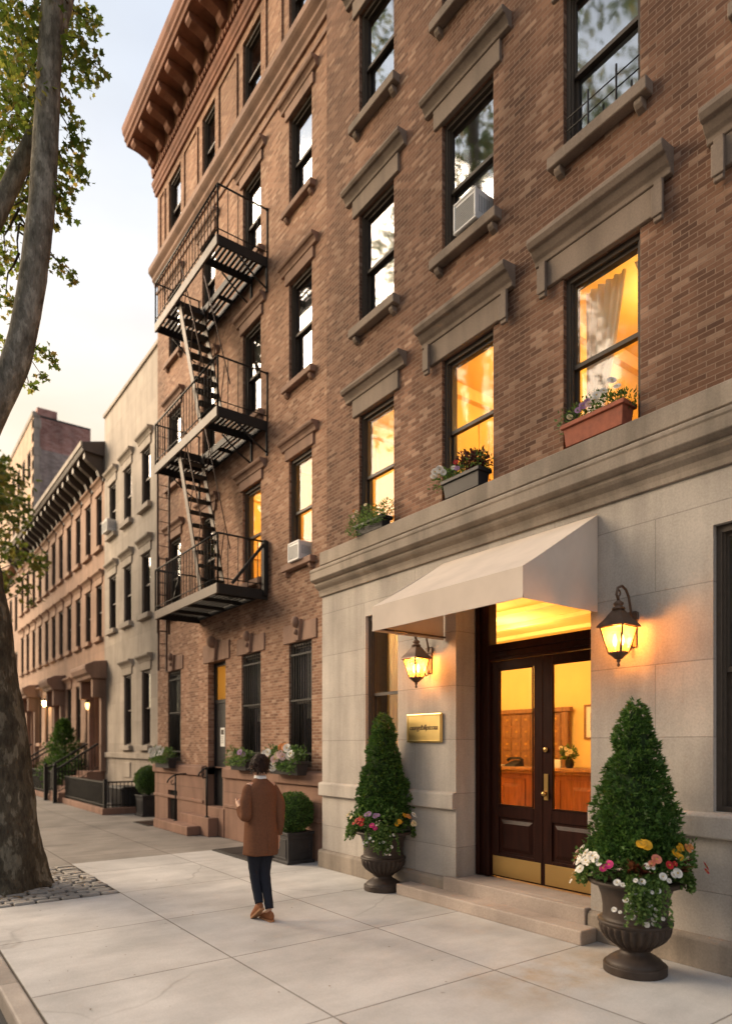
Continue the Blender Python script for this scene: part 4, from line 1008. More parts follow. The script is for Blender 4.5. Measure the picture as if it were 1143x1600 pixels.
flower_box('charcoal window box in the second lit window from the left above the awning', -5.74, -5.17, 5.36, 5.54, ZB, ZB+.19, 'planter')
box_plants('white and dark red flowers in the charcoal window box', -5.86, -5.18, 5.46, ZB+.2, 32, 'leaf_flower', [('white', .04, -.1, .08, .07), ('white', .1, -.12, .12, .07), ('white', .18, -.1, .14, .075), ('white', .24, -.08, .09, .06), ('red', .5, -.05, .17, .05), ('white', .46, -.06, .10, .05), ('lilac', .56, -.07, .06, .05)], .12, 80)
rs = random.Random(5); m = MB()
for i in range(7): foliage_blob(m, (-5.5+i*.05, 5.46+rs.uniform(-.05,.05), ZB+.33+.05*math.sin(i)), .10, 80, .045, rs, .6, .4)
o_ = m.build('dark_red_foliage', leaf_mat('dark_heuchera', [(0, (.03,.008,.008)), (1, (.10,.02,.02))], .2), bpy.data.objects['window_box_flowers.001'], recalc=False, uv=False)
flower_box('small dark window box hidden by silvery green plants', -7.5, -6.9, 5.37, 5.53, ZB, ZB+.14, 'planter')
box_plants('bushy silvery green plants with small pale flowers spilling over a window box', -7.55, -6.86, 5.43, ZB+.14, 33, 'leaf_lime', [('cream', .3, -.1, .16, .04), ('orange', .15, -.06, .22, .04), ('cream', .6, -.1, .2, .04), ('blush', .2, -.1, .1, .035)], .13, 130, .10, .032)
ZG = 1.39
flower_box('dark window box of white and peach flowers on the sill nearest the stone corner', -9.95, -9.02, 5.35, 5.56, ZG-.06, ZG+.15, 'planter')
box_plants('white and peach flowers with tall green leaves in the dark sill box', -9.95, -9.05, 5.42, ZG+.15, 34, 'leaf_flower', [('white', .02, -.08, .12, .11), ('blush', .08, -.12, .05, .1), ('white', .0, -.1, 0, .1), ('white', .16, -.1, .16, .1), ('blush', .45, -.12, .02, .11), ('white', .4, -.12, -.08, .1), ('blush', .62, -.1, .12, .11), ('orange', .6, -.05, .25, .12), ('orange', .68, -.04, .27, .11), ('white', .78, -.06, .25, .11), ('white', .88, -.06, .1, .11), ('white', .95, -.08, .14, .1), ('blush', .7, -.1, .08, .1), ('white', .42, -.14, -.16, .09), ('cream', .52, -.1, .1, .1)], .18, 90, .12, .05)
flower_box('dark window box under the barred window right of the black door', -11.5, -10.85, 5.38, 5.56, ZG-.04, ZG+.14, 'planter')
box_plants('green plants with a few lilac flowers in the sill box behind the walker', -11.5, -10.85, 5.44, ZG+.14, 35, 'leaf_lime', [('lilac', .8, -.05, .16, .09), ('cream', .3, -.08, .12, .08), ('lilac', .9, -.02, .12, .08)], .14, 80, .04, .045)
flower_box('dark window box under the barred window left of the black door', -15.5, -14.6, 5.36, 5.56, ZG-.1, ZG+.12, 'planter')
box_plants('white flowers in the sill box left of the black door', -15.55, -14.65, 5.42, ZG+.12, 36, 'leaf_lime', [('white', (i % 7)/7+.08, -.09-.02*(i % 3), .02+.07*(i % 4)+.1*(i % 7)/7, .055) for i in range(22)], .16, 80, .06, .05)

# box hedge balls in square planters
def hedge(label_b, label_p, x0, x1, y0, y1, h, zc, rad, seed):
    r = thing('square_planter', label_b, 'planter', ((x0+x1)/2, (y0+y1)/2, 0), 'square planters with hedge balls')
    m = MB(); planter_box(m, x0, x1, y0, y1, .008, h, taper=.008); m.box(x0-.02, x1+.02, y0-.02, y1+.02, .006, .05)
    for a, b in ((x0+.06, x1-.06),):
        for (p0, p1) in (((a, y0-.006), (b, y0-.006)),): m.box(a, b, y0-.008, y0+.004, .09, .10); m.box(a, b, y0-.008, y0+.004, h-.10, h-.09); m.box(a, a+.01, y0-.008, y0+.004, .10, h-.10); m.box(b-.01, b, y0-.008, y0+.004, .10, h-.10)
    m.box(x1-.004, x1+.008, y0+.06, y1-.06, .09, .10); m.box(x1-.004, x1+.008, y0+.06, y1-.06, h-.10, h-.09); m.box(x1-.004, x1+.008, y0+.06, y0+.07, .10, h-.10); m.box(x1-.004, x1+.008, y1-.07, y1-.06, .10, h-.10)
    m.build('box', M['planter'], r, bevel=.005)
    m = MB(); m.box(x0+.012, x1-.012, y0+.012, y1-.012, h-.03, h-.005); m.build('soil', M['soil'], r)
    rs = random.Random(seed); c = ((x0+x1)/2, (y0+y1)/2, zc); s_ = thing('box_hedge_ball', label_p, 'shrub', c, 'clipped hedge balls')
    m = MB(); foliage_blob(m, c, rad, 5200, .034, rs, .6, .25, lump=.07, shell=.82); m.build('foliage', M['leaf_box'], s_, recalc=False, uv=False)
    m = MB(); m.ball(c, rad*.84, 16, 10); m.tube([(c[0], c[1], h-.02), c], .03); m.build('stem', M['core'], s_)  # stem plus a dark solid ball painted as the shade behind the leaves
hedge('square dark planter against the stone corner, right of the walker', 'clipped green hedge ball right of the walker, at the stone corner', -9.22, -8.78, 5.06, 5.50, .47, .76, .31, 41)
hedge('square black planter beside the pale limestone house', 'clipped green hedge ball beside the pale limestone house', -17.45, -16.9, 5.55, 6.05, .52, .92, .36, 42)

# awning
AX0, AX1, AY, AZ0, AZ1, AZ2 = -5.78, -3.71, 4.37, 3.03, 3.295, 3.93
aw = thing('awning', 'cream canvas awning over the entrance with plain sloped top', 'awning', (-4.75, YS, AZ1))
m = MB(); t = .012
def sheet(m, pts, off):
    a = [Vector(p) for p in pts]; b = [p + Vector(off) for p in a]; n = len(a)
    m.add(a+b, [tuple(range(n)), tuple(range(2*n-1, n-1, -1))] + [(i, n+i, n+(i+1) % n, (i+1) % n) for i in range(n)])
sl_ = []
nx, ny = 24, 8
rows = [[(AX0+(AX1-AX0)*i/nx, YS-.012+(AY-YS+.012)*j/ny, AZ2+(AZ1-AZ2)*j/ny - .018*math.sin(math.pi*j/ny)*(.6+.4*abs(math.sin(math.pi*i/8)))) for i in range(nx+1)] for j in range(ny+1)]
m.add([p for r_ in rows for p in r_], [(j*(nx+1)+i, j*(nx+1)+i+1, (j+1)*(nx+1)+i+1, (j+1)*(nx+1)+i) for j in range(ny) for i in range(nx)], True)
m.build('canopy', M['awning'], aw, recalc=True)
for q_ in ():
    m = MB(); x_ = AX0+(AX1-AX0)*q_/nx; m.tube([Vector(rows[j][q_]) + Vector((0,-.001,.002)) for j in range(ny+1)] + [(x_, AY-.002, AZ1), (x_, AY-.002, AZ0+.01)], .002, 5); m.build('seam', M['awning'], aw)
m = MB(); sheet(m, [(AX0, AY, AZ0), (AX1, AY, AZ0), (AX1, AY, AZ1), (AX0, AY, AZ1)], (0, .008, 0)); m.box(AX0, AX1, AY-.003, AY+.011, AZ0, AZ0+.02); m.build('valance', M['awning'], aw)
for xx, o in ((AX0, .008), (AX1, -.008)):
    m = MB(); sheet(m, [(xx, YS-.012, AZ2), (xx, AY+.008, AZ1), (xx, AY+.008, AZ0), (xx, YS-.012, AZ0)], (o, 0, 0)); m.build('side_panel', M['awning'], aw)
m = MB()
for xx in (AX0+.03, AX1-.03):
    m.tube([(xx, YS-.01, AZ0+.03), (xx, AY+.03, AZ0+.03), (xx, AY+.03, AZ1-.03), (xx, YS-.03, AZ2-.05)], .011, 6)
m.tube([(AX0+.03, AY+.03, AZ0+.03), (AX1-.03, AY+.03, AZ0+.03)], .011, 6); m.tube([(AX0+.03, AY+.03, AZ1-.03), (AX1-.03, AY+.03, AZ1-.03)], .011, 6)
m.build('frame', M['bronze'], aw)

# wall lanterns
def t_lantern_glass():
    t = NT('lantern_glass'); a = t.N('BsdfTransparent', Color=(.95,.72,.42)); b = t.N('BsdfTranslucent', Color=(.25,.145,.048)); e = t.N('BsdfGlossy', Roughness=.08)
    m1 = t.N('MixShader', Fac=.62); t.t.links.new(a.outputs[0], m1.inputs[1]); t.t.links.new(b.outputs[0], m1.inputs[2])
    m2 = t.N('MixShader', Fac=.05); t.t.links.new(m1.outputs[0], m2.inputs[1]); t.t.links.new(e.outputs[0], m2.inputs[2])
    t.t.links.new(m2.outputs[0], t.out.inputs[0]); return t.m
M['lantern_glass'] = t_lantern_glass()
M['bulb'] = emit_mat('lit_bulb', (1, .60, .20), 16)
def lantern(label, x):
    y = YS - .22; r = thing('wall_lantern', label, 'lamp', (x, YS, 2.8), 'brass wall lanterns beside the entrance'); z0, z1 = 2.60, 2.82; a, b = .082, .152
    ang = R(45)
    def sq(h, z, n=4): return [(x+h*1.0*math.cos(ang+k*2*math.pi/n), y+h*math.sin(ang+k*2*math.pi/n), z) for k in range(n)]
    m = MB(); bot, top = sq(a, z0), sq(b, z1)
    for k in range(4): m.bar(bot[k], top[k], .012); m.bar(bot[k], bot[(k+1) % 4], .012); m.bar(top[k], top[(k+1) % 4], .013)
    m.lathe([(.0,-.05),(.03,-.045),(.06,-.012),(.085,0),(.085,.012),(0,.012)], (x, y, z0-.01), 16)
    for k in range(4): 
        p = Vector(bot[k]); m.tube([p, p + (Vector((x,y,z0-.06))-p)*.5 + Vector((0,0,-.005)), (x, y, z0-.055)], .006, 6)
    m.lathe([(.0,-.125),(.010,-.118),(.014,-.105),(.008,-.09),(.012,-.08),(.02,-.07),(.012,-.055),(.012,-.04)], (x, y, z0), 12)
    m.build('cage', M['bronze'], r)
    m = MB(); m.loft([sq(b+.035, z1), sq(b+.03, z1+.015), sq(b-.03, z1+.07), sq(.075, z1+.125), sq(.05, z1+.15)], False)
    m.lathe([(.05,.15),(.058,.158),(.05,.17),(.03,.18),(.04,.192),(.045,.205),(.03,.22),(.012,.235),(.01,.25)], (x, y, z1), 16); m.build('cap', M['bronze'], r)
    for k in range(4):
        m = MB(); q = .97; c0 = Vector((x, y, 0)); f = lambda p: c0 + (Vector(p)-c0)*1.0
        m.add([bot[k], bot[(k+1) % 4], top[(k+1) % 4], top[k]], [(0,1,2,3)]); m.build('glass_pane', M['lantern_glass'], r, recalc=False)
    m = MB(); zt = z1+.25
    pts = [(x, y, zt-.02)]
    for k in range(0, 11): 
        t_ = k/10*1.5*math.pi; rr = .022+.0*k
        pts.append((x, y-.0+.03*math.sin(t_)*(1-.04*k), zt+.02+.03-.03*math.cos(t_)*(1-.04*k)))
    m.tube(pts, .008, 7); m.build('scroll', M['bronze'], r); m = MB()
    m.tube([(x, y, zt-.02), (x, y-.03, zt+.03), (x, y-.01, zt+.09), (x, y+.05, zt+.115), (x, y+.11, zt+.09), (x, y+.155, zt+.03), (x, YS-.035, zt-.08), (x, YS-.02, zt-.16)], .0115, 8)
    m.build('arm', M['bronze'], r); m = MB(); m.tube([(x, YS-.02, 2.70), (x, YS-.04, 2.64), (x, YS-.07, 2.63), (x, YS-.085, 2.67)], .009, 7); m.build('tail_scroll', M['bronze'], r)
    m = MB(); m.box(x-.045, x+.045, YS-.02, YS-.001, 2.66, 2.98); m.box(x-.06, x+.06, YS-.028, YS-.002, 2.90, 2.97); m.build('back_plate', M['bronze'], r, bevel=.006)
    for dx in (-.035, .035):
        m = MB(); m.lathe([(.0,0),(.010,.003),(.016,.03),(.018,.05),(.012,.075),(.003,.10),(.0,.103)], (x+dx, y, z0+.06), 12); m.build('bulb', M['bulb'], r)
        m = MB(); m.tube([(x+dx, y, z0), (x+dx, y, z0+.062)], .012, 8); m.build('candle', M['moulding'], r)
    lamp('lantern_light', (x, y, z0+.14), 19, (1, .45, .12), .05)
lantern('lit bronze wall lantern right of the awning, above the larger cone shrub', -3.36); lantern('lit bronze wall lantern under the awning, above the brass plaque', -6.02)

# brass plaque
pq = thing('brass_plaque', 'brass name plaque with script lettering on the limestone pier', 'sign', (-6.10, YS, 2.0))
m = MB(); m.box(-6.42, -5.79, YS-.035, YS-.001, 1.835, 2.185); m.build('plate', M['brass_sign'], pq, bevel=.012, seg=2)
m = MB(); t = .012; a, b, c_, d_ = -6.405, -5.805, 1.85, 2.17; y0, y1 = YS-.041, YS-.034
m.box(a, b, y0, y1, c_, c_+t); m.box(a, b, y0, y1, d_-t, d_); m.box(a, a+t, y0, y1, c_+t, d_-t); m.box(b-t, b, y0, y1, c_+t, d_-t); m.build('rim', M['brass_sign'], pq, bevel=.002)
fc = bpy.data.curves.new('lettering', 'FONT'); fc.body = 'oaangdbffiptcoaa'; fc.align_x = 'CENTER'; fc.align_y = 'CENTER'; fc.size = .088; fc.shear = .28; fc.extrude = .001; fc.space_character = .88
ft = bpy.data.objects.new('lettering_curve', fc); COL.objects.link(ft); bpy.context.view_layer.update()
fme = bpy.data.meshes.new_from_object(ft.evaluated_get(bpy.context.evaluated_depsgraph_get())); bpy.data.objects.remove(ft)
fo = bpy.data.objects.new('lettering', fme); COL.objects.link(fo); fme.materials.clear(); fme.materials.append(M['ink']); fo.parent = pq
fo.location = (-6.105+6.10, -.037, 2.015-2.0); fo.rotation_euler = (R(90), 0, 0)

# air conditioners
def ac(label, x0, x1, y0, y1, z0, z1):
    r = thing('air_conditioner', label, 'air conditioner', ((x0+x1)/2, (y0+y1)/2, z0), 'window air conditioners')
    m = MB(); m.box(x0, x1, y0+.01, y1, z0, z1); m.box(x0-.006, x1+.006, y0, y0+.03, z0-.004, z0+.025); m.box(x0-.006, x1+.006, y0, y0+.03, z1-.025, z1+.004)
    m.box(x0-.006, x0+.025, y0, y0+.03, z0+.025, z1-.025); m.box(x1-.025, x1+.006, y0, y0+.03, z0+.025, z1-.025); m.build('casing', M['ac_white'], r, bevel=.006)
    m = MB(); n = int((z1-z0-.06)/.02)
    for i in range(n): m.box(x0+.03, x1-.03, y0+.004, y0+.012, z0+.032+i*.02, z0+.04+i*.02)
    for i in range(int((y1-y0-.1)/.025)): m.box(x1-.002, x1+.004, y0+.06+i*.025, y0+.07+i*.025, z0+.09, z1-.07)
    m.build('grille', M['ac_grille'], r)
ac('white window air conditioner in the third floor window above the awning', -5.56, -5.22, 5.36, 5.66, 7.62, 7.96)
ac('white window air conditioner in the lit window near the fire escape', -9.56, -9.22, 5.50, 5.80, 4.78, 5.08)

# window guard, top right
r = thing('window_guard', 'low black iron guard across the upper right window', 'window guard', (-3.75, 5.49, 7.6)); m = MB()
x0, x1 = cols['G']
for z in (7.72, 7.84, 7.96): m.tube([(x0+.02, 5.52, z), (x1-.02, 5.52, z)], .006, 5)
m.build('wire', M['iron'], r)
for x in (x0+.27, x1-.25):
    m = MB(); m.tube([(x, 5.52, 7.605), (x, 5.52, 8.06)], .011, 6); m.build('post', M['iron'], r)

# cellar hatch in the pavement
r = thing('cellar_hatch', 'dark steel cellar hatch in the pavement behind the walker', 'hatch', (-10.1, 5.1, 0))
m = MB(); m.box(-10.78, -9.42, 4.72, 5.52, 0, .022); m.box(-10.75, -10.11, 4.75, 5.49, .022, .032); m.box(-10.09, -9.45, 4.75, 5.49, .022, .032); m.build('lid', plain_mat('steel_hatch', (.035,.032,.03), .6, .4, .3, 8), r, bevel=.003)
m = MB(); m.tube([(-10.2, 5.1, .032), (-10.2, 5.1, .05), (-10.2, 5.2, .05), (-10.2, 5.2, .032)], .008, 6); m.build('handle', M['iron'], r)
r = thing('pavement_grate', 'dark iron grate in the pavement by the brown stoop', 'grate', (-15.2, 5.3, 0)); m = MB(); m.box(-15.9, -14.9, 5.0, 5.55, 0, .012)
m.build('frame', M['iron'], r)
m = MB()
for i in range(10): m.box(-15.86+i*.095, -15.83+i*.095, 5.03, 5.52, .012, .02)
m.build('bars', M['iron_rust'], r)
# ================================================================== houses further along the street
YF = 6.2
def far_window(parent, x0, x1, z0, z1, mat_trim, proto=None, hood_on=True, sill_on=True, yf=YF):
    """first of a kind is modelled, later ones are copies of it with copies of their parts"""
    w = window(parent, x0, x1, z0, z1, yf, M['frame_far'])
    if hood_on: hood(w, x0, x1, z1+.42, yf, mat_trim, zbot=z1-.004, slab=.10, ext=.2, proj=.16, h=.2)
    if sill_on: sill(w, x0, x1, z0, yf, mat_trim, h=.14, proj=.12, ext=.12, corbel=False)
    return w
def place_copy(w, parent, dx, dz):
    c = copy_tree(w, parent); c.location = Vector(w.location) + Vector((dx, 0, dz)); return c

LB = thing('limestone_house', 'pale limestone row house with plain flat parapet left of the brick walk-up', 'building', (-19.4, YF, 0))
cx = (-18.6, -20.24, -21.76); ww = .35
fz = {3: (8.45, 10.06), 2: (5.44, 7.15), 1: (1.80, 3.90)}
holes = [(c-ww, c+ww, *fz[k]) for c in cx for k in (2, 3)] + [(c-ww, c+ww, *fz[1]) for c in cx[:2]]
m = MB(); m.wall(-22.65, -16.15, 0, 12.45, YF, holes, .2)
m.add([(-22.65,YF,0),(-22.65,15,0),(-22.65,15,12.45),(-22.65,YF,12.45)], [(0,1,2,3)]); m.add([(-16.15,YF,0),(-16.15,15,0),(-16.15,15,12.45),(-16.15,YF,12.45)], [(0,1,2,3)])
m.add([(-22.65,15,0),(-16.15,15,0),(-16.15,15,12.45),(-22.65,15,12.45)], [(0,1,2,3)])
m.build('stone_wall', M['far_limestone'], LB, recalc=False)
m = MB(); m.box(-22.66, -16.14, YF-.05, YF+.3, 12.45, 12.55); m.box(-22.64, -16.16, YF+.3, 15, 12.4, 12.46); m.build('roof', M['far_limestone'], LB)
for k in (3, 2, 1):
    w0 = far_window(LB, cx[0]-ww, cx[0]+ww, *fz[k], M['far_limestone'])
    for c in cx[1:(2 if k == 1 else 3)]: place_copy(w0, LB, c-cx[0], 0)
m = MB(); m.box(-22.6, -16.18, YF-.07, YF+.01, 1.42, 1.58); m.build('water_table', M['far_limestone'], LB, bevel=.01)
for c in cx[:2]:
    m = MB(); m.box(c-.3, c+.3, YF-.03, YF+.01, .85, 1.3); m.build('panel', M['far_limestone'], LB, bevel=.01)
m = MB(); m.add([(-18.45+.22*math.cos(a*math.pi/12), YF-.012, .55+.25*math.sin(a*math.pi/12)) for a in range(13)] + [(-18.67, YF-.012, .1), (-18.23, YF-.012, .1)], [tuple(range(15))])
m.build('basement_window', M['dark_room'], LB, recalc=False)
r = ac('small white air conditioner in a top window of the pale limestone house', -22.05, -21.5, YF-.25, YF+.1, 8.48, 8.85)

BB = thing('brownstone_row_house', 'pink brownstone row house with dark bracketed cornice and entrance porticos', 'building', (-30, YF, 0))
bx = [-23.3, -24.68, -26.06, -27.44, -28.8, -30.1, -31.45, -32.85, -34.25, -35.7, -37.1]; bw_ = .34
bz = {3: (8.37, 10.16), 2: (5.38, 7.15), 1: (1.9, 3.95)}
door_i = (0, 4, 8)
holes = [(c-bw_, c+bw_, *bz[k]) for c in bx for k in (2, 3)] + [(c-bw_, c+bw_, *bz[1]) for i, c in enumerate(bx) if i not in door_i] + [(bx[i]-.55, bx[i]+.55, .95, 3.7) for i in door_i]
m = MB(); m.wall(-38.0, -22.65, 0, 11.0, YF, holes, .2)
m.add([(-38,YF,0),(-38,15,0),(-38,15,11),(-38,YF,11)], [(0,1,2,3)]); m.add([(-38,15,0),(-22.65,15,0),(-22.65,15,11),(-38,15,11)], [(0,1,2,3)]); m.add([(-38,YF+.02,11),(-22.65,YF+.02,11),(-22.65,15,11),(-38,15,11)], [(0,1,2,3)])
m.build('stone_wall', M['far_brown'], BB, recalc=False)
for k in (3, 2, 1):
    ids = [i for i in range(len(bx)) if not (k == 1 and i in door_i)]
    w0 = far_window(BB, bx[ids[0]]-bw_, bx[ids[0]]+bw_, *bz[k], M['far_brown'])
    for i in ids[1:]: place_copy(w0, BB, bx[i]-bx[ids[0]], 0)
yo = YF - .72
m = MB(); m.xprof([(YF+.01, 10.42), (YF-.05, 10.42), (YF-.06, 10.52), (YF-.03, 10.56), (YF-.03, 11.2), (yo+.06, 11.24), (yo+.02, 11.32), (yo, 11.4), (yo, 11.5), (YF+.01, 11.7)], -38.05, -22.6)
cn = m.build('cornice', plain_mat('dark_cornice_paint', (.075,.055,.045), .6), BB, bevel=.01)
m = MB(); m.box(-38.06, -22.59, yo-.03, yo+.02, 11.36, 11.52); m.build('cornice_edge', M['far_limestone'], cn)
x = -37.8; m = MB(); m.xprof([(YF-.03, 10.6), (YF-.14, 10.56), (YF-.22, 10.75), (YF-.5, 10.95), (yo+.12, 11.05), (yo+.12, 11.235), (YF-.03, 11.235)], x, x+.2)
b0 = m.build('bracket', M['frame_far'], cn)
for i in range(1, 21):
    c = b0.copy(); COL.objects.link(c); c.parent = cn; c.location.x += i*.745
m = MB()
for i in range(20): m.box(-37.45+i*.745, -37.2+i*.745, YF-.06, YF-.028, 10.68, 11.05)
m.build('frieze_panels', M['far_brown'], cn)
# porticos, doors and stoops
for n_, i in enumerate(door_i):
    c = bx[i]; hw = (.95, .8, 1.15)[n_]
    m = MB(); a, b = c-hw, c+hw
    m.xprof([(YF+.01, 3.95), (YF-.5, 3.95), (YF-.52, 4.05), (YF-.62, 4.12), (YF-.68, 4.25), (YF-.68, 4.36), (YF-.4, 4.5), (YF+.01, 4.55)], a, b)
    m.box(a+.1, a+.32, YF-.42, YF+.01, 3.35, 3.95); m.box(b-.32, b-.1, YF-.42, YF+.01, 3.35, 3.95)
    m.box(a+.1, a+.34, YF-.16, YF+.01, .95, 3.35); m.box(b-.34, b-.1, YF-.16, YF+.01, .95, 3.35)
    m.build('portico', M['brownstone_trim'], BB, bevel=.02)
    m = MB(); m.box(c-.55, c+.55, YF+.14, YF+.2, .95, 3.7); m.box(c-.45, c-.05, YF+.12, YF+.14, 1.15, 2.9); m.box(c+.05, c+.45, YF+.12, YF+.14, 1.15, 2.9); m.build('door', M['desk_wood'], BB)
    m = MB()
    for s_ in range(6): m.box(c-.68, c+.68, YF-.35-.21*(6-s_) if s_ else 4.78, YF-.33-.21*(5-s_) if s_ < 5 else YF+.14, 0, .16*(s_+1))
    m.build('stoop', M['brownstone'], BB, bevel=.012)
    for q, xx in enumerate((c-.66, c+.66)):
        r = thing('stoop_railing', ('black iron stoop railing on the far side of the %s', 'black iron stoop railing on the near side of the %s')[q] % ('nearest portico steps', 'middle portico steps', 'farthest portico steps')[n_], 'railing', (xx, 5.5, 0), 'stoop railings along the brownstone'); m = MB()
        m.bar((xx, 4.7, 1.02), (xx, YF-.2, 1.86), .05, .06); m.bar((xx, 4.7, .3), (xx, YF-.2, 1.1), .025)
        m.box(xx-.05, xx+.05, 4.64, 4.76, 0, 1.12); m.ball((xx, 4.7, 1.17), .06, 8, 5); m.build('rail', M['iron'], r); m = MB()
        for s_ in range(12): y = 4.8+s_*.1; z = .35+(y-4.7)*.62; m.tube([(xx, y, z), (xx, y, z+.72)], .012, 5)
        m.build('balusters', M['iron'], r)
# areaway fence on a low kerb
def fence(label, x0, x1, y0, y1, h, kerb=.17, loc=None):
    r = thing('areaway_fence', label, 'fence', (x0, y0, 0), 'iron areaway fences'); m = MB(); m.box(x0, x1, y0-.09, y0+.09, 0, kerb); m.box(x1-.18, x1, y0+.09, y1, 0, kerb); m.build('kerb_stone', M['brownstone'], r, bevel=.01)
    m = MB(); m.box(x0, x1, y0-.02, y0+.02, h-.04, h); m.box(x0, x1, y0-.015, y0+.015, kerb+.06, kerb+.09); m.box(x1-.11, x1-.07, y0+.02, y1, h-.04, h); m.box(x1-.105, x1-.075, y0+.02, y1, kerb+.06, kerb+.09); m.box(x1-.13, x1-.05, y0-.04, y0+.04, kerb, h+.06); m.build('rail', M['iron'], r)
    m = MB(); n = int((x1-x0)/.09)
    for i in range(n): m.box(x0+i*.09, x0+i*.09+.022, y0-.011, y0+.011, kerb, h-.04)
    for i in range(int((y1-y0)/.1)): m.box(x1-.10, x1-.08, y0+.08+i*.1, y0+.1+i*.1, kerb, h-.04)
    m.build('pickets', M['iron'], r)
fence('black iron areaway fence on a low brown kerb before the pale limestone house', -22.4, -17.95, 4.95, 6.15, .86)
fence('black iron areaway fence left of the nearest portico steps', -28.0, -24.1, 4.95, 6.15, .95)
r = thing('rubbish_bin', 'black bin standing inside the areaway fence', 'bin', (-18.6, 5.6, 0)); m = MB(); planter_box(m, -19.2, -18.15, 5.4, 5.95, .01, .62, taper=.03); m.build('body', M['planter'], r, bevel=.01)
m = MB(); m.xprof([(5.36, .635), (5.99, .635), (5.97, .68), (5.45, .70)], -19.24, -18.11); m.build('lid', M['iron'], r, bevel=.01)
rs = random.Random(77)
s_ = thing('conifer_bush', 'bushy dark green conifer behind the areaway fence by the stoop', 'shrub', (-25.4, 5.6, 0)); m = MB()
for z, q in ((.5, .75), (.9, .8), (1.35, .68), (1.8, .5), (2.2, .34), (2.5, .2)): foliage_blob(m, (-25.3+rs.uniform(-.1,.1), 5.55, z), q, 800, .11, rs, .5, .4)
foliage_blob(m, (-26.3, 5.5, .8), .6, 600, .11, rs); foliage_blob(m, (-24.45, 5.5, 1.1), .4, 400, .1, rs)
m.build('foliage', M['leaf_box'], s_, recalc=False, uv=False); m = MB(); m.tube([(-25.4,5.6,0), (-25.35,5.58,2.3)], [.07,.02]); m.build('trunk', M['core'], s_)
for lab, c, w_ in (('glowing wall lamp on the far brownstone by the middle portico', (-31.0, YF-.18, 3.58), 9), ('dim wall lamp beside the nearest brownstone portico', (-24.0, YF-.18, 3.15), 1)):
    r = thing('house_lamp', lab, 'lamp', c, 'small wall lamps on the brownstone'); m = MB(); m.lathe([(.0,-.14),(.05,-.12),(.09,0),(.085,.1),(.0,.12)], c, 12); m.build('globe', emit_mat('house_lamp_globe', (1,.55,.2), 8 if w_ > 5 else 1.2), r)
    m = MB(); m.lathe([(.0,.10),(.11,.10),(.09,.15),(.02,.2),(0,.21)], c, 12); m.tube([(c[0], c[1], c[2]+.2), (c[0], YF-.02, c[2]+.16)], .015); m.build('bracket', M['iron'], r); lamp('house_light', (c[0], c[1]-.2, c[2]), w_, r=.1)

TB = thing('tall_apartment_block', 'tall apartment block with tan front and bare brick side wall beyond the row', 'building', (-50, 7.9, 0))
X1, Y0, Y1, H = -44.0, 7.95, 11.2, 21.6
m = MB(); hs = []
for i in range(12):
    for k in range(7): hs.append((X1-1.9-i*1.75, X1-.9-i*1.75, 1.6+k*2.75, 3.3+k*2.75))
m.wall(X1-24, X1, 0, H, Y0, hs, .25); m.add([(X1-24,Y1,0),(X1,Y1,0),(X1,Y1,H),(X1-24,Y1,H)], [(0,1,2,3)]); m.add([(X1-24,Y0,0),(X1-24,Y1,0),(X1-24,Y1,H),(X1-24,Y0,H)], [(0,1,2,3)])
m.build('front_wall', M['far_tan'], TB, recalc=False)
m = MB(); m.add([(X1,Y0+.35,0),(X1,Y1,0),(X1,Y1,19.6),(X1,Y0+.35,19.6)], [(0,1,2,3)]); m.build('grey_party_wall', M['party_grey'], TB, recalc=False)
m = MB(); m.add([(X1,Y0+.35,19.6),(X1,Y1,19.6),(X1,Y1,H-.1),(X1,Y0+.35,H-.1)], [(0,1,2,3)]); m.build('brick_party_wall', M['party_brick'], TB, recalc=False)
m = MB(); m.box(X1-24, X1+.03, Y0-.06, Y0+.35, H-.12, H+.15); m.box(X1-.3, X1-.002, Y0+.02, Y0+.352, 0, H-.13)
for k in range(26): m.box(X1-.5, X1+.02, Y0+.0, Y0+.3+.12*(k % 2), .3+k*.82, .3+k*.82+.55)
m.build('quoins', M['limestone_trim'], TB)
m = MB(); m.box(X1-24, X1+.02, Y0+.35, Y1, H-.1, H); m.build('roof', M['asphalt'], TB)
m = MB(); m.box(X1-5, X1+.05, Y0+.2, Y0+1.3, H-.0, H+.45); m.build('parapet', M['party_brick'], TB)
x0 = hs[6]; w0 = window(TB, *hs[6], Y0, M['frame_far'])
for h in hs:
    if h is not x0: place_copy(w0, TB, h[0]-x0[0], h[2]-x0[2])
# lower houses at the very end of the street
EB = thing('end_of_street_house', 'pale terrace at the far end of the street behind the tree', 'building', (-55, YF, 0)); m = MB(); hs = []
for i in range(10):
    for k in range(3): hs.append((-39.6-i*1.6, -38.8-i*1.6, 1.8+k*3, 3.7+k*3))
m.wall(-55, -38.02, 0, 11.2, YF+.05, hs, .22); m.box(-55.05, -38.03, YF-.4, YF+.05, 10.9, 11.25); m.build('front_wall', M['far_brown'], EB, recalc=False)
w0 = window(EB, *hs[0], YF+.05, M['frame_far'])
for h in hs[1:]: place_copy(w0, EB, h[0]-hs[0][0], h[2]-hs[0][2])

# the houses across the roadway, mirrored in the ground floor windows
OP = thing('terrace_opposite', 'dark brick terrace across the roadway, seen only mirrored in windows', 'building', (-30, -17, 0)); m = MB(); hs = []
for i in range(24):
    for k in range(3): hs.append((-68+i*3.2, -66.9+i*3.2, 1.5+k*3.3, 3.5+k*3.3))
m.wall(-70, 8, -.1, 11, -17, hs, -.25); m.build('brick_wall', M['party_grey'], OP, recalc=False)
m = MB(); m.box(-70, 8, -24, -17.26, -.1, 10.9); m.build('dark_windows', M['dark_room'], OP)

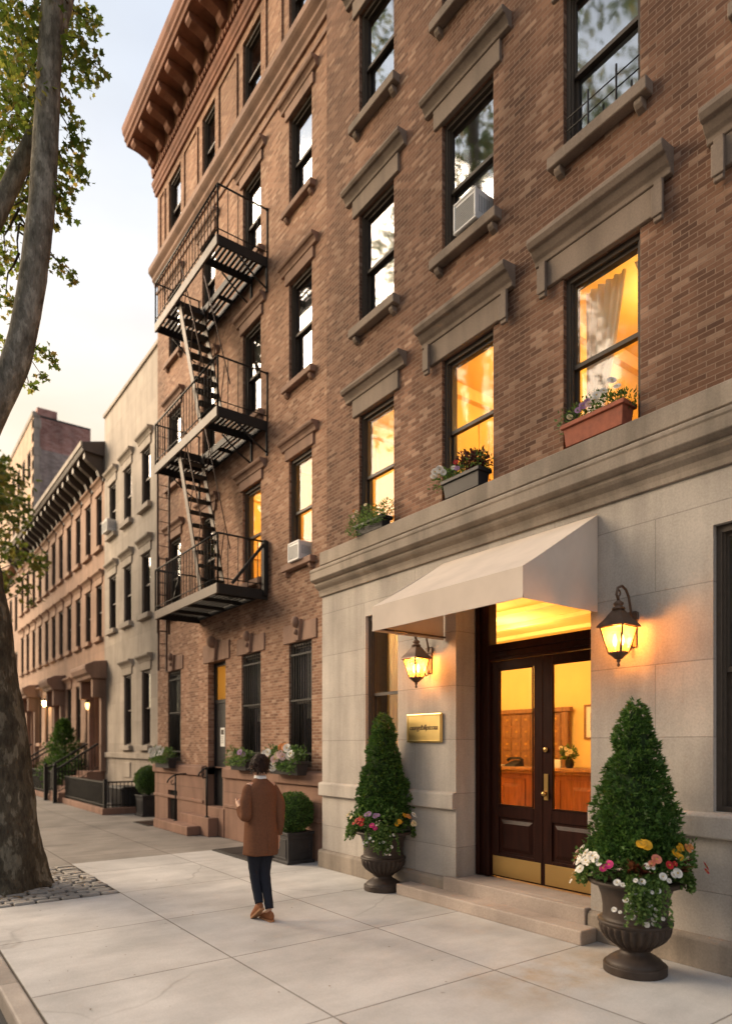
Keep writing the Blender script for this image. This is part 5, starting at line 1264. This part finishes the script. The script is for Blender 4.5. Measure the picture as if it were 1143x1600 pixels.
# ================================================================== street trees
def bark(name, a, b, c_):
    t = NT(name); p = t.objc(); n = t.noise(t.scale(p, (1, 1, .45)), 7, 5, .6); n2 = t.noise(t.scale(p, (1, 1, .3)), 26, 5, .65); n3 = t.noise(p, 2.2, 3)
    c = t.ramp(n, [(.38, a), (.46, b), (.53, b), (.58, c_)], 'LINEAR'); c = t.mix(1.0, c, t.ramp(n2, [(.3, .55), (.65, 1.15)]), 'MULTIPLY'); c = t.mix(1.0, c, t.ramp(n3, [(.3, .75), (.7, 1.15)]), 'MULTIPLY')
    h = t.math('ADD', t.math('MULTIPLY', n2, .7), n); return t.done(c, .9, t.bump(h, .9, .03), .2)
M['bark_low'] = bark('flaking_plane_bark', (.048,.039,.026), (.082,.067,.045), (.18,.155,.11))
M['bark_high'] = bark('smooth_plane_bark', (.14,.125,.098), (.225,.20,.16), (.36,.325,.265))
def limb(m, pts, rr, n=20, rough=.05, seed=0, sub=6):
    P = [Vector(p) for p in pts]; out = []; rad = []
    for i in range(len(P)-1):
        p0, p1, p2, p3 = P[max(i-1,0)], P[i], P[i+1], P[min(i+2, len(P)-1)]
        for k in range(sub):
            t = k/sub; out.append(.5*((2*p1) + (p2-p0)*t + (2*p0-5*p1+4*p2-p3)*t*t + (3*p1-p0-3*p2+p3)*t*t*t)); rad.append(rr[i]+(rr[i+1]-rr[i])*t)
    out.append(P[-1]); rad.append(rr[-1]); b = len(m.v); m.tube(out, rad, n)
    for i in range(b, len(m.v)):
        v = Vector(m.v[i]); k = (i-b)//n
        if k < len(out):
            d = v - out[k]; q = 1 + rough*2*noise.noise(v*2.3 + Vector((seed,0,0))) + rough*noise.noise(v*7)
            if seed == 1: 
                a = math.atan2(d.y, d.x); q += .16*max(0, 1-(v.z/.9))**2*(.6+.8*math.sin(a*5+1))
            m.v[i] = tuple(out[k] + d*q)
T1 = thing('street_tree', 'big leaning plane tree in the cobbled pit at the left edge', 'tree', TREE, 'street trees')
wd = 8.44
m = MB(); base = Vector((TREE.x, TREE.y, -.02))
tk = [base, at(4, 1330, wd), at(-2, 1240, wd), at(-14, 1100, wd), at(-32, 960, wd), at(-52, 850, wd), at(-74, 740, wd)]
limb(m, tk, [.56, .45, .40, .36, .335, .31, .27], 28, .045, 1)
m.build('trunk', M['bark_low'], T1, uv=False)
m = MB(); lm = [at(-66, 775, wd), at(-44, 715, wd), at(-12, 645, wd), at(26, 560, wd), at(49, 450, wd), at(63, 340, wd), at(70, 240, wd), at(76, 120, wd), at(82, 0, wd), at(88, -200, wd), at(110, -420, wd), at(100, -640, wd)]
limb(m, lm, [.22, .185, .175, .165, .158, .155, .15, .142, .132, .12, .09, .05], 22, .03, 2)
m.build('limb', M['bark_high'], T1, uv=False)
m = MB(); l2 = [at(-70, 760, wd), at(-110, 600, wd), at(-70, 460, wd+.3), at(-12, 345, wd+.5), at(26, 270, wd+.6), at(62, 190, wd+.7), at(86, 90, wd+.9), at(108, -20, wd+1.1), at(150, -200, wd+1.4), at(170, -420, wd+1.6)]
limb(m, l2, [.22, .17, .14, .125, .115, .105, .095, .09, .06, .03], 16, .03, 3); m.build('limb', M['bark_high'], T1, uv=False)
m = MB(); l3 = [at(-74, 745, wd), at(-190, 560, wd-.5), at(-320, 330, wd-1), at(-420, 60, wd-1.2), at(-480, -250, wd-1.2)]
limb(m, l3, [.26, .2, .16, .11, .05], 14, .03, 4); m.build('limb', M['bark_high'], T1, uv=False)
def twig(m, a, b, r, rs):
    a = Vector(a); b = Vector(b); mid = a.lerp(b, .5) + rvec(rs)*(b-a).length*.12; m.tube([a, a.lerp(mid, .6) + rvec(rs)*.02, mid, b], [r, r*.8, r*.6, r*.25], 6)
rs = random.Random(101); tw = MB(); lv = MB()
def spray(px, py, rad_px, w, dens=1.0, src=None):
    """a leafy branch end of about rad_px on the photograph, w metres away"""
    c = at(px, py, w); r_ = rad_px/FPX*w; n = int(125*dens*(r_/.35)**2)+6
    if src is not None: twig(tw, at(*src), c, .012+.02*min(1, r_), rs)
    for _ in range(3): twig(tw, c, c + rvec(rs)*r_*.5, .006, rs)
    for _ in range(n):
        d = rvec(rs); p = c + d*r_*rs.random()**.55; p.z -= .25*r_*rs.random()
        star_leaf(lv, p, (rvec(rs) + Vector((0,0,-.5)) + d*.4).normalized(), (Vector((0,0,1)) + rvec(rs)*.8).normalized(), rs.uniform(.065,.115))
vis = [(10,20,60),(60,10,45),(20,90,55),(50,150,48),(5,180,55),(48,215,44),(14,260,52),(55,290,40),(0,330,45),(35,60,50),(70,85,40),(112,15,34),(125,60,34),(140,30,26),(110,100,30),(148,98,22),(132,120,24),(100,170,30),(116,215,26),(98,250,32),(120,262,22),(92,300,28),(108,325,18),(130,270,15),(78,340,20),(28,310,36),(10,395,34),(35,420,22),(95,418,16),(112,432,12),(72,405,16),(12,465,30),(30,505,20),(55,545,20),(78,560,16),(68,585,12),(44,600,12),(8,540,16),(90,30,30),(25,140,50)]
for px, py, r_ in vis: spray(px+rs.uniform(-4,4), py, r_*.95, rs.uniform(8.3, 10.2), .95, (76, max(-60, py-60), 8.9) if py < 380 else (30, py-70, 8.8))
for _ in range(460):                                        # the crown above and outside the frame
    a = rs.uniform(0, 2*math.pi); q = rs.random()**.5; c = Vector((-11.2 + 5.6*q*math.cos(a), -1.1 + 4.5*q*math.sin(a), rs.uniform(8.5, 18)))
    w = -YAW_C*c.x + YAW_S*c.y; px = PCX + FPX*(YAW_S*c.x + YAW_C*c.y)/max(w, .1); py = HOR - FPX*(c.z-CAM_H)/max(w, .1)
    if px > -55 and py > -70: continue
    if px > 250: continue
    r_ = rs.uniform(.35,.6)
    for _2 in range(3): twig(tw, c, c + rvec(rs)*r_*.6, .008, rs)
    for _2 in range(60):
        d = rvec(rs); star_leaf(lv, c + d*r_*rs.random()**.5, (rvec(rs) + Vector((0,0,-.4))).normalized(), (Vector((0,0,1)) + rvec(rs)*.8).normalized(), rs.uniform(.09,.15))
tw.build('twigs', M['bark_low'], T1, uv=False, recalc=False); lv.build('crown', M['leaf_street'], T1, recalc=False, uv=False)

def far_tree(label, x, y, zlo, zhi, rad, seed, n, size=.2, mat='leaf_far'):
    rs = random.Random(seed); r = thing('street_tree', label, 'tree', (x, y, 0), 'street trees'); m = MB(); limb(m, [(x,y,-.02), (x+.05,y,1.5), (x-.05,y+.1,zlo), (x+.1,y,(zlo+zhi)/2), (x,y,zhi-.5)], [.26,.2,.17,.12,.04], 14, .04, 5)
    m.build('trunk', M['bark_low'], r, uv=False); m = MB(); t = MB()
    for i in range(n):
        a = rs.uniform(0, 6.283); q = rad*rs.random()**.5; z = rs.uniform(zlo, zhi); q *= max(.3, 1-((z-(zlo+zhi)/2)/((zhi-zlo)/2))**2*.7)
        c = Vector((x+q*math.cos(a), y+q*math.sin(a), z)); rr = rs.uniform(.3,.6); twig(t, (x, y, max(zlo*.8, z-q*.7)), c, .03, rs)
        for _ in range(46): d = rvec(rs); star_leaf(m, c + d*rr*rs.random()**.5, (rvec(rs)+Vector((0,0,-.3))).normalized(), (Vector((0,0,1))+rvec(rs)*.8).normalized(), size*rs.uniform(.7,1.2))
    t.build('branches', M['bark_low'], r, uv=False, recalc=False); m.build('crown', M[mat], r, recalc=False, uv=False)
far_tree('second street tree along the kerb, foliage showing behind the big trunk', -22.2, 1.6, 4.5, 11.4, 2.9, 201, 150, .2)
far_tree('third street tree far along the kerb, low green foliage beside the trunk', -34.0, 2.0, 5.5, 13, 3.2, 202, 80, .28)
far_tree('street tree across the roadway, mirrored in the upper windows', -13.0, -11.5, 5.0, 15.5, 4.0, 203, 190, .17)
m = MB(); rs = random.Random(9)
for _ in range(55):
    p = Vector((rs.uniform(-10.5,-1.5), rs.uniform(1.0,4.9), .010+rs.random()*.006)); 
    if (p-TREE).length < .8: continue
    star_leaf(m, p, Vector((rs.uniform(-1,1), rs.uniform(-1,1), 0)).normalized(), (Vector((0,0,1))+rvec(rs)*.15).normalized(), rs.uniform(.014,.028))
for _ in range(160):
    a = rs.uniform(0,6.28); q = rs.uniform(.55,1.0); p = Vector((TREE.x+q*math.cos(a), TREE.y+q*math.sin(a), .03+rs.random()*.01))
    if .95 < p.y < 2.44 and -10.5 < p.x < -8.4: star_leaf(m, p, Vector((rs.uniform(-1,1), rs.uniform(-1,1), 0)).normalized(), (Vector((0,0,1))+rvec(rs)*.3).normalized(), rs.uniform(.03,.06))
tag(m.build('fallen_leaves', leaf_mat('dry_leaf', [(0, (.10,.06,.025)), (1, (.22,.14,.06))], .1), recalc=False, uv=False), 'dry brown leaf scraps scattered on the pavement and cobbles', 'leaves', kind='stuff')

# ================================================================== the walker, seen from behind
PB = Vector((-6.22, 3.26, .004))
PE = thing('person', 'person in a brown jacket and dark trousers walking away along the pavement', 'person', PB)
def P(f, l, z): return Vector((PB.x - f, PB.y - l*.81, PB.z + z))      # forward, left, up of the walker
def skin_body():
    J = [('pelvis',0,0,.92,.115),('waist',.0,0,1.06,.105),('chest',.01,0,1.26,.125),('neck0',0,0,1.41,.065),('neck1',.012,0,1.475,.052),('head0',.03,.0,1.53,.066),('head1',.025,0,1.60,.084),('head2',.015,0,1.66,.066),
         ('nose',.118,0,1.565,.013),('chin',.085,0,1.50,.03),('earL',.02,.088,1.575,.014),('earR',.02,-.088,1.575,.014),
         ('shL',0,.17,1.37,.058),('elL',-.06,.235,1.09,.042),('wrL',.125,.215,1.165,.028),('paL',.185,.205,1.195,.03),
         ('shR',0,-.17,1.37,.058),('elR',-.05,-.225,1.09,.042),('wrR',.0,-.245,.86,.028),('paR',.015,-.25,.79,.03),
         ('hipL',0,.07,.88,.07),('knL',.045,.055,.50,.040),('anL',-.05,.05,.165,.03),('toL',.06,.055,.06,.028),
         ('hipR',0,-.07,.88,.07),('knR',.0,-.055,.49,.040),('anR',-.115,-.05,.105,.03),('toR',.03,-.055,.035,.028)]
    E = [('pelvis','waist'),('waist','chest'),('chest','neck0'),('neck0','neck1'),('neck1','head0'),('head0','head1'),('head1','head2'),('head0','nose'),('head0','chin'),('head1','earL'),('head1','earR'),
         ('chest','shL'),('shL','elL'),('elL','wrL'),('wrL','paL'),('chest','shR'),('shR','elR'),('elR','wrR'),('wrR','paR'),
         ('pelvis','hipL'),('hipL','knL'),('knL','anL'),('anL','toL'),('pelvis','hipR'),('hipR','knR'),('knR','anR'),('anR','toR')]
    # fingers: knuckle, middle joint, tip; thumb leaves the side of the palm
    for k, (q, ln) in enumerate(((-.027,.068),(-.009,.078),(.009,.074),(.026,.058))):
        J += [(f'fL{k}a',.222,.205+q*.3,1.205+q,.0095),(f'fL{k}b',.222+ln*.4,.185+q*.3,1.21+q,.0085),(f'fL{k}c',.215+ln*.25,.155+q*.3,1.205+q,.0075)]
        J += [(f'fR{k}a',.015+q,-.253,.75,.0095),(f'fR{k}b',.022+q,-.25,.75-ln*.5,.0085),(f'fR{k}c',.038+q,-.238,.755-ln*.95,.0075)]
        E += [('paL',f'fL{k}a'),(f'fL{k}a',f'fL{k}b'),(f'fL{k}b',f'fL{k}c'),('paR',f'fR{k}a'),(f'fR{k}a',f'fR{k}b'),(f'fR{k}b',f'fR{k}c')]
    J += [('tL1',.180,.182,1.228,.011),('tL2',.212,.160,1.236,.009),('tR1',.045,-.232,.79,.011),('tR2',.062,-.222,.755,.009)]; E += [('paL','tL1'),('tL1','tL2'),('paR','tR1'),('tR1','tR2')]
    ix = {j[0]: i for i, j in enumerate(J)}; me = bpy.data.meshes.new('body')
    me.from_pydata([P(j[1],j[2],j[3])-PB for j in J], [(ix[a], ix[b]) for a, b in E], [])
    o = bpy.data.objects.new('body', me); COL.objects.link(o); o.parent = PE
    mod = o.modifiers.new('skin', 'SKIN'); mod.use_smooth_shade = True
    for v, j in zip(me.skin_vertices[0].data, J): v.radius = (j[4], j[4])
    me.skin_vertices[0].data[0].use_root = True
    s_ = o.modifiers.new('sub', 'SUBSURF'); s_.levels = s_.render_levels = 2
    me.materials.append(plain_mat('skin', (.52,.30,.20), .55, var=.06, spec=.3, bump=.03)); return o
body = skin_body()
M['wool'] = plain_mat('brown_wool_jacket', (.15,.066,.036), .95, var=.16, scale=60, spec=.1, bump=.3)
M['denim'] = plain_mat('dark_navy_trousers', (.016,.018,.026), .85, var=.2, scale=50, spec=.2)
M['suede'] = plain_mat('tan_suede_shoe', (.24,.085,.03), .75, var=.15, scale=40)
M['hair'] = plain_mat('dark_brown_hair', (.028,.013,.008), .6, var=.35, scale=70, spec=.2, bump=.6)
def ell(cf, cl, z, rf, rl, n=28, pinch=0):
    out = []
    for k in range(n):
        a = 2*math.pi*k/n; c_, s_ = math.cos(a), math.sin(a)
        p = 2.5; q = (abs(c_)**p + abs(s_)**p)**(-1/p)
        out.append(P(cf + rf*q*c_*(1 + pinch*math.sin(a*6)), cl + rl*q*s_, z))
    return out
m = MB()
rings = [ell(.005, 0, .69, .150, .205, pinch=.02), ell(.005, 0, .665, .162, .218, pinch=.03), ell(.005, 0, .70, .165, .218, pinch=.03), ell(.0, 0, .82, .158, .216, pinch=.02), ell(-.002, 0, .95, .145, .205), ell(0, 0, 1.06, .135, .195), ell(0, 0, 1.18, .138, .200), ell(0, 0, 1.28, .140, .210), ell(0, 0, 1.35, .125, .205), ell(.0, 0, 1.395, .105, .165), ell(.005, 0, 1.425, .085, .115), ell(.008, 0, 1.455, .070, .080), ell(.01, 0, 1.47, .066, .072), ell(.01, 0, 1.455, .058, .064)]
m.loft(rings, True, False)
def sleeve(pts, rr):
    Q = [P(*p) for p in pts]; out = []; rad = []
    for i in range(len(Q)-1):
        for k in range(5): 
            t = k/5; p0, p1, p2, p3 = Q[max(i-1,0)], Q[i], Q[i+1], Q[min(i+2, len(Q)-1)]
            out.append(.5*((2*p1) + (p2-p0)*t + (2*p0-5*p1+4*p2-p3)*t*t + (3*p1-p0-3*p2+p3)*t*t*t)); rad.append((rr[i]+(rr[i+1]-rr[i])*t)*(1+.03*math.sin(11*(i+t))))
    out.append(Q[-1]); rad.append(rr[-1]); m.tube(out, rad, 16)
sleeve([(0,.11,1.365),(-.005,.170,1.342),(-.03,.225,1.22),(-.06,.245,1.085),(.02,.235,1.095),(.105,.218,1.152)], [.045,.062,.064,.060,.053,.045])
sleeve([(0,-.11,1.365),(-.005,-.170,1.342),(-.035,-.222,1.22),(-.05,-.24,1.085),(-.03,-.25,.97),(0,-.25,.865)], [.045,.062,.064,.058,.051,.044])
m.loft([[P(-.155,-.008,.68), P(-.155,.008,.68), P(-.172,.014,.665), P(-.172,-.004,.665)], [P(-.146,-.004,.95), P(-.146,.004,.95), P(-.15,.006,.95), P(-.15,-.002,.95)]], False)
m.v = [tuple(Vector(v) + Vector((noise.noise(Vector(v)*7), noise.noise(Vector(v)*7 + Vector((9,0,0))), 0))*.012 + Vector((0, .006*math.sin((v[0]-v[1])*55 + v[2]*7)*max(0, 1.1-v[2]), 0))) for v in m.v]
jk = m.build('jacket', M['wool'], PE, uv=False); sb = jk.modifiers.new('sub', 'SUBSURF'); sb.levels = sb.render_levels = 1
m = MB(); m.loft([ell(.008,0,1.425,.071,.076), ell(.008,0,1.465,.069,.074), ell(.012,0,1.487,.063,.067), ell(.012,0,1.487,.057,.061), ell(.01,0,1.43,.057,.061)], True, False); m.build('shirt_collar', plain_mat('white_cotton', (.72,.70,.66), .9), PE, uv=False)
m = MB(); m.loft([ell(0,0,.96,.10,.155), ell(0,0,.86,.112,.168), ell(0,0,.80,.10,.16)], True, True)
for pts, rr in (([(0,.075,.86),(.025,.068,.68),(.045,.055,.50),(.01,.052,.33),(-.045,.05,.18)], [.098,.084,.060,.050,.043]), ([(0,-.075,.86),(.0,-.068,.68),(.0,-.055,.49),(-.055,-.052,.30),(-.112,-.05,.125)], [.098,.084,.060,.050,.043])): sleeve(pts, rr)
m.build('trousers', M['denim'], PE, uv=False)
def shoe(f, l, z, pitch, nm):
    m = MB(); ca, sa = math.cos(pitch), math.sin(pitch)
    def Q(x, y, h): return P(f + x*ca + h*sa, l + y, z - x*sa + h*ca)
    prof = [(-.075,.026,.012,.06),(-.06,.036,.0,.085),(-.02,.037,.0,.09),(.04,.040,.0,.075),(.10,.047,.0,.055),(.155,.043,.0,.046),(.19,.024,.006,.034)]
    m.loft([[Q(x, w*math.sin(2*math.pi*k/14), b+(t-b)*(.5-.5*math.cos(2*math.pi*k/14)) if False else max(b, (b+t)/2 - (t-b)*.62*math.cos(2*math.pi*k/14))) for k in range(14)] for x, w, b, t in prof], True, True); a = m.build(nm, M['suede'], PE, uv=False); b = a.modifiers.new('sub', 'SUBSURF'); b.levels = b.render_levels = 1
    m = MB(); m.loft([[Q(x, w*1.04*sg, h) for sg, h in ((-1,-.012),(1,-.012),(1,.006),(-1,.006))] for x, w, b, t in prof], False, True); m.build('sole', plain_mat('tan_sole', (.34,.17,.08), .8), a, uv=False)
shoe(-.105, -.05, .012, 0, 'shoe'); shoe(-.05, .05, .10, R(34), 'shoe')
rs = random.Random(55); m = MB(); hc = P(.018, 0, 1.605)
def hair_pt(d, k): return hc + Vector((-d[0]*.105*k, -d[1]*.092*k, d[2]*.108*k))
rings = []
for i in range(13):
    t = math.pi*i/12*.98+.02; ring_ = []
    for k in range(28):
        a = 2*math.pi*k/28; d = Vector((math.sin(t)*math.cos(a), math.sin(t)*math.sin(a), math.cos(t)))
        lo = -.05 if d.x > .35 else -.80                             # hair line: high over the face, low on the nape
        if d.x > .35: lo = .30
        if d.z < lo: d = Vector((d.x, d.y, lo)); d = Vector((d.x*.86, d.y*.86, lo))
        q = 1.06 + .13*noise.noise(d*5.0) + .06*noise.noise(d*14); ring_.append(hair_pt(d, q*.95))
    rings.append(ring_)
m.loft(rings, True, True)
for _ in range(420):
    d = rvec(rs)
    if d.z < -.7 or (d.x > .35 and d.z < .3): continue
    dd = (Vector((-d.x, -d.y, d.z))*.35 + Vector((rs.uniform(-.5,.5), rs.uniform(-.5,.5), -.55))).normalized(); leaf(m, hair_pt(d, 1.0), dd, Vector((-d.x, -d.y, d.z)), rs.uniform(.04,.07), .014)
m.build('hair', M['hair'], PE, recalc=False, uv=False)
for s_ in (-1, 1):
    m = MB(); m.ball(P(.098, .032*s_, 1.585), .012, 10, 7); m.build('eye', M['paper'], PE, uv=False)
m = MB(); m.ball(P(.100, 0, 1.523), .022, 10, 6, sx=.35, sz=.3); m.build('mouth', plain_mat('lip', (.42,.16,.13), .5), PE, uv=False)
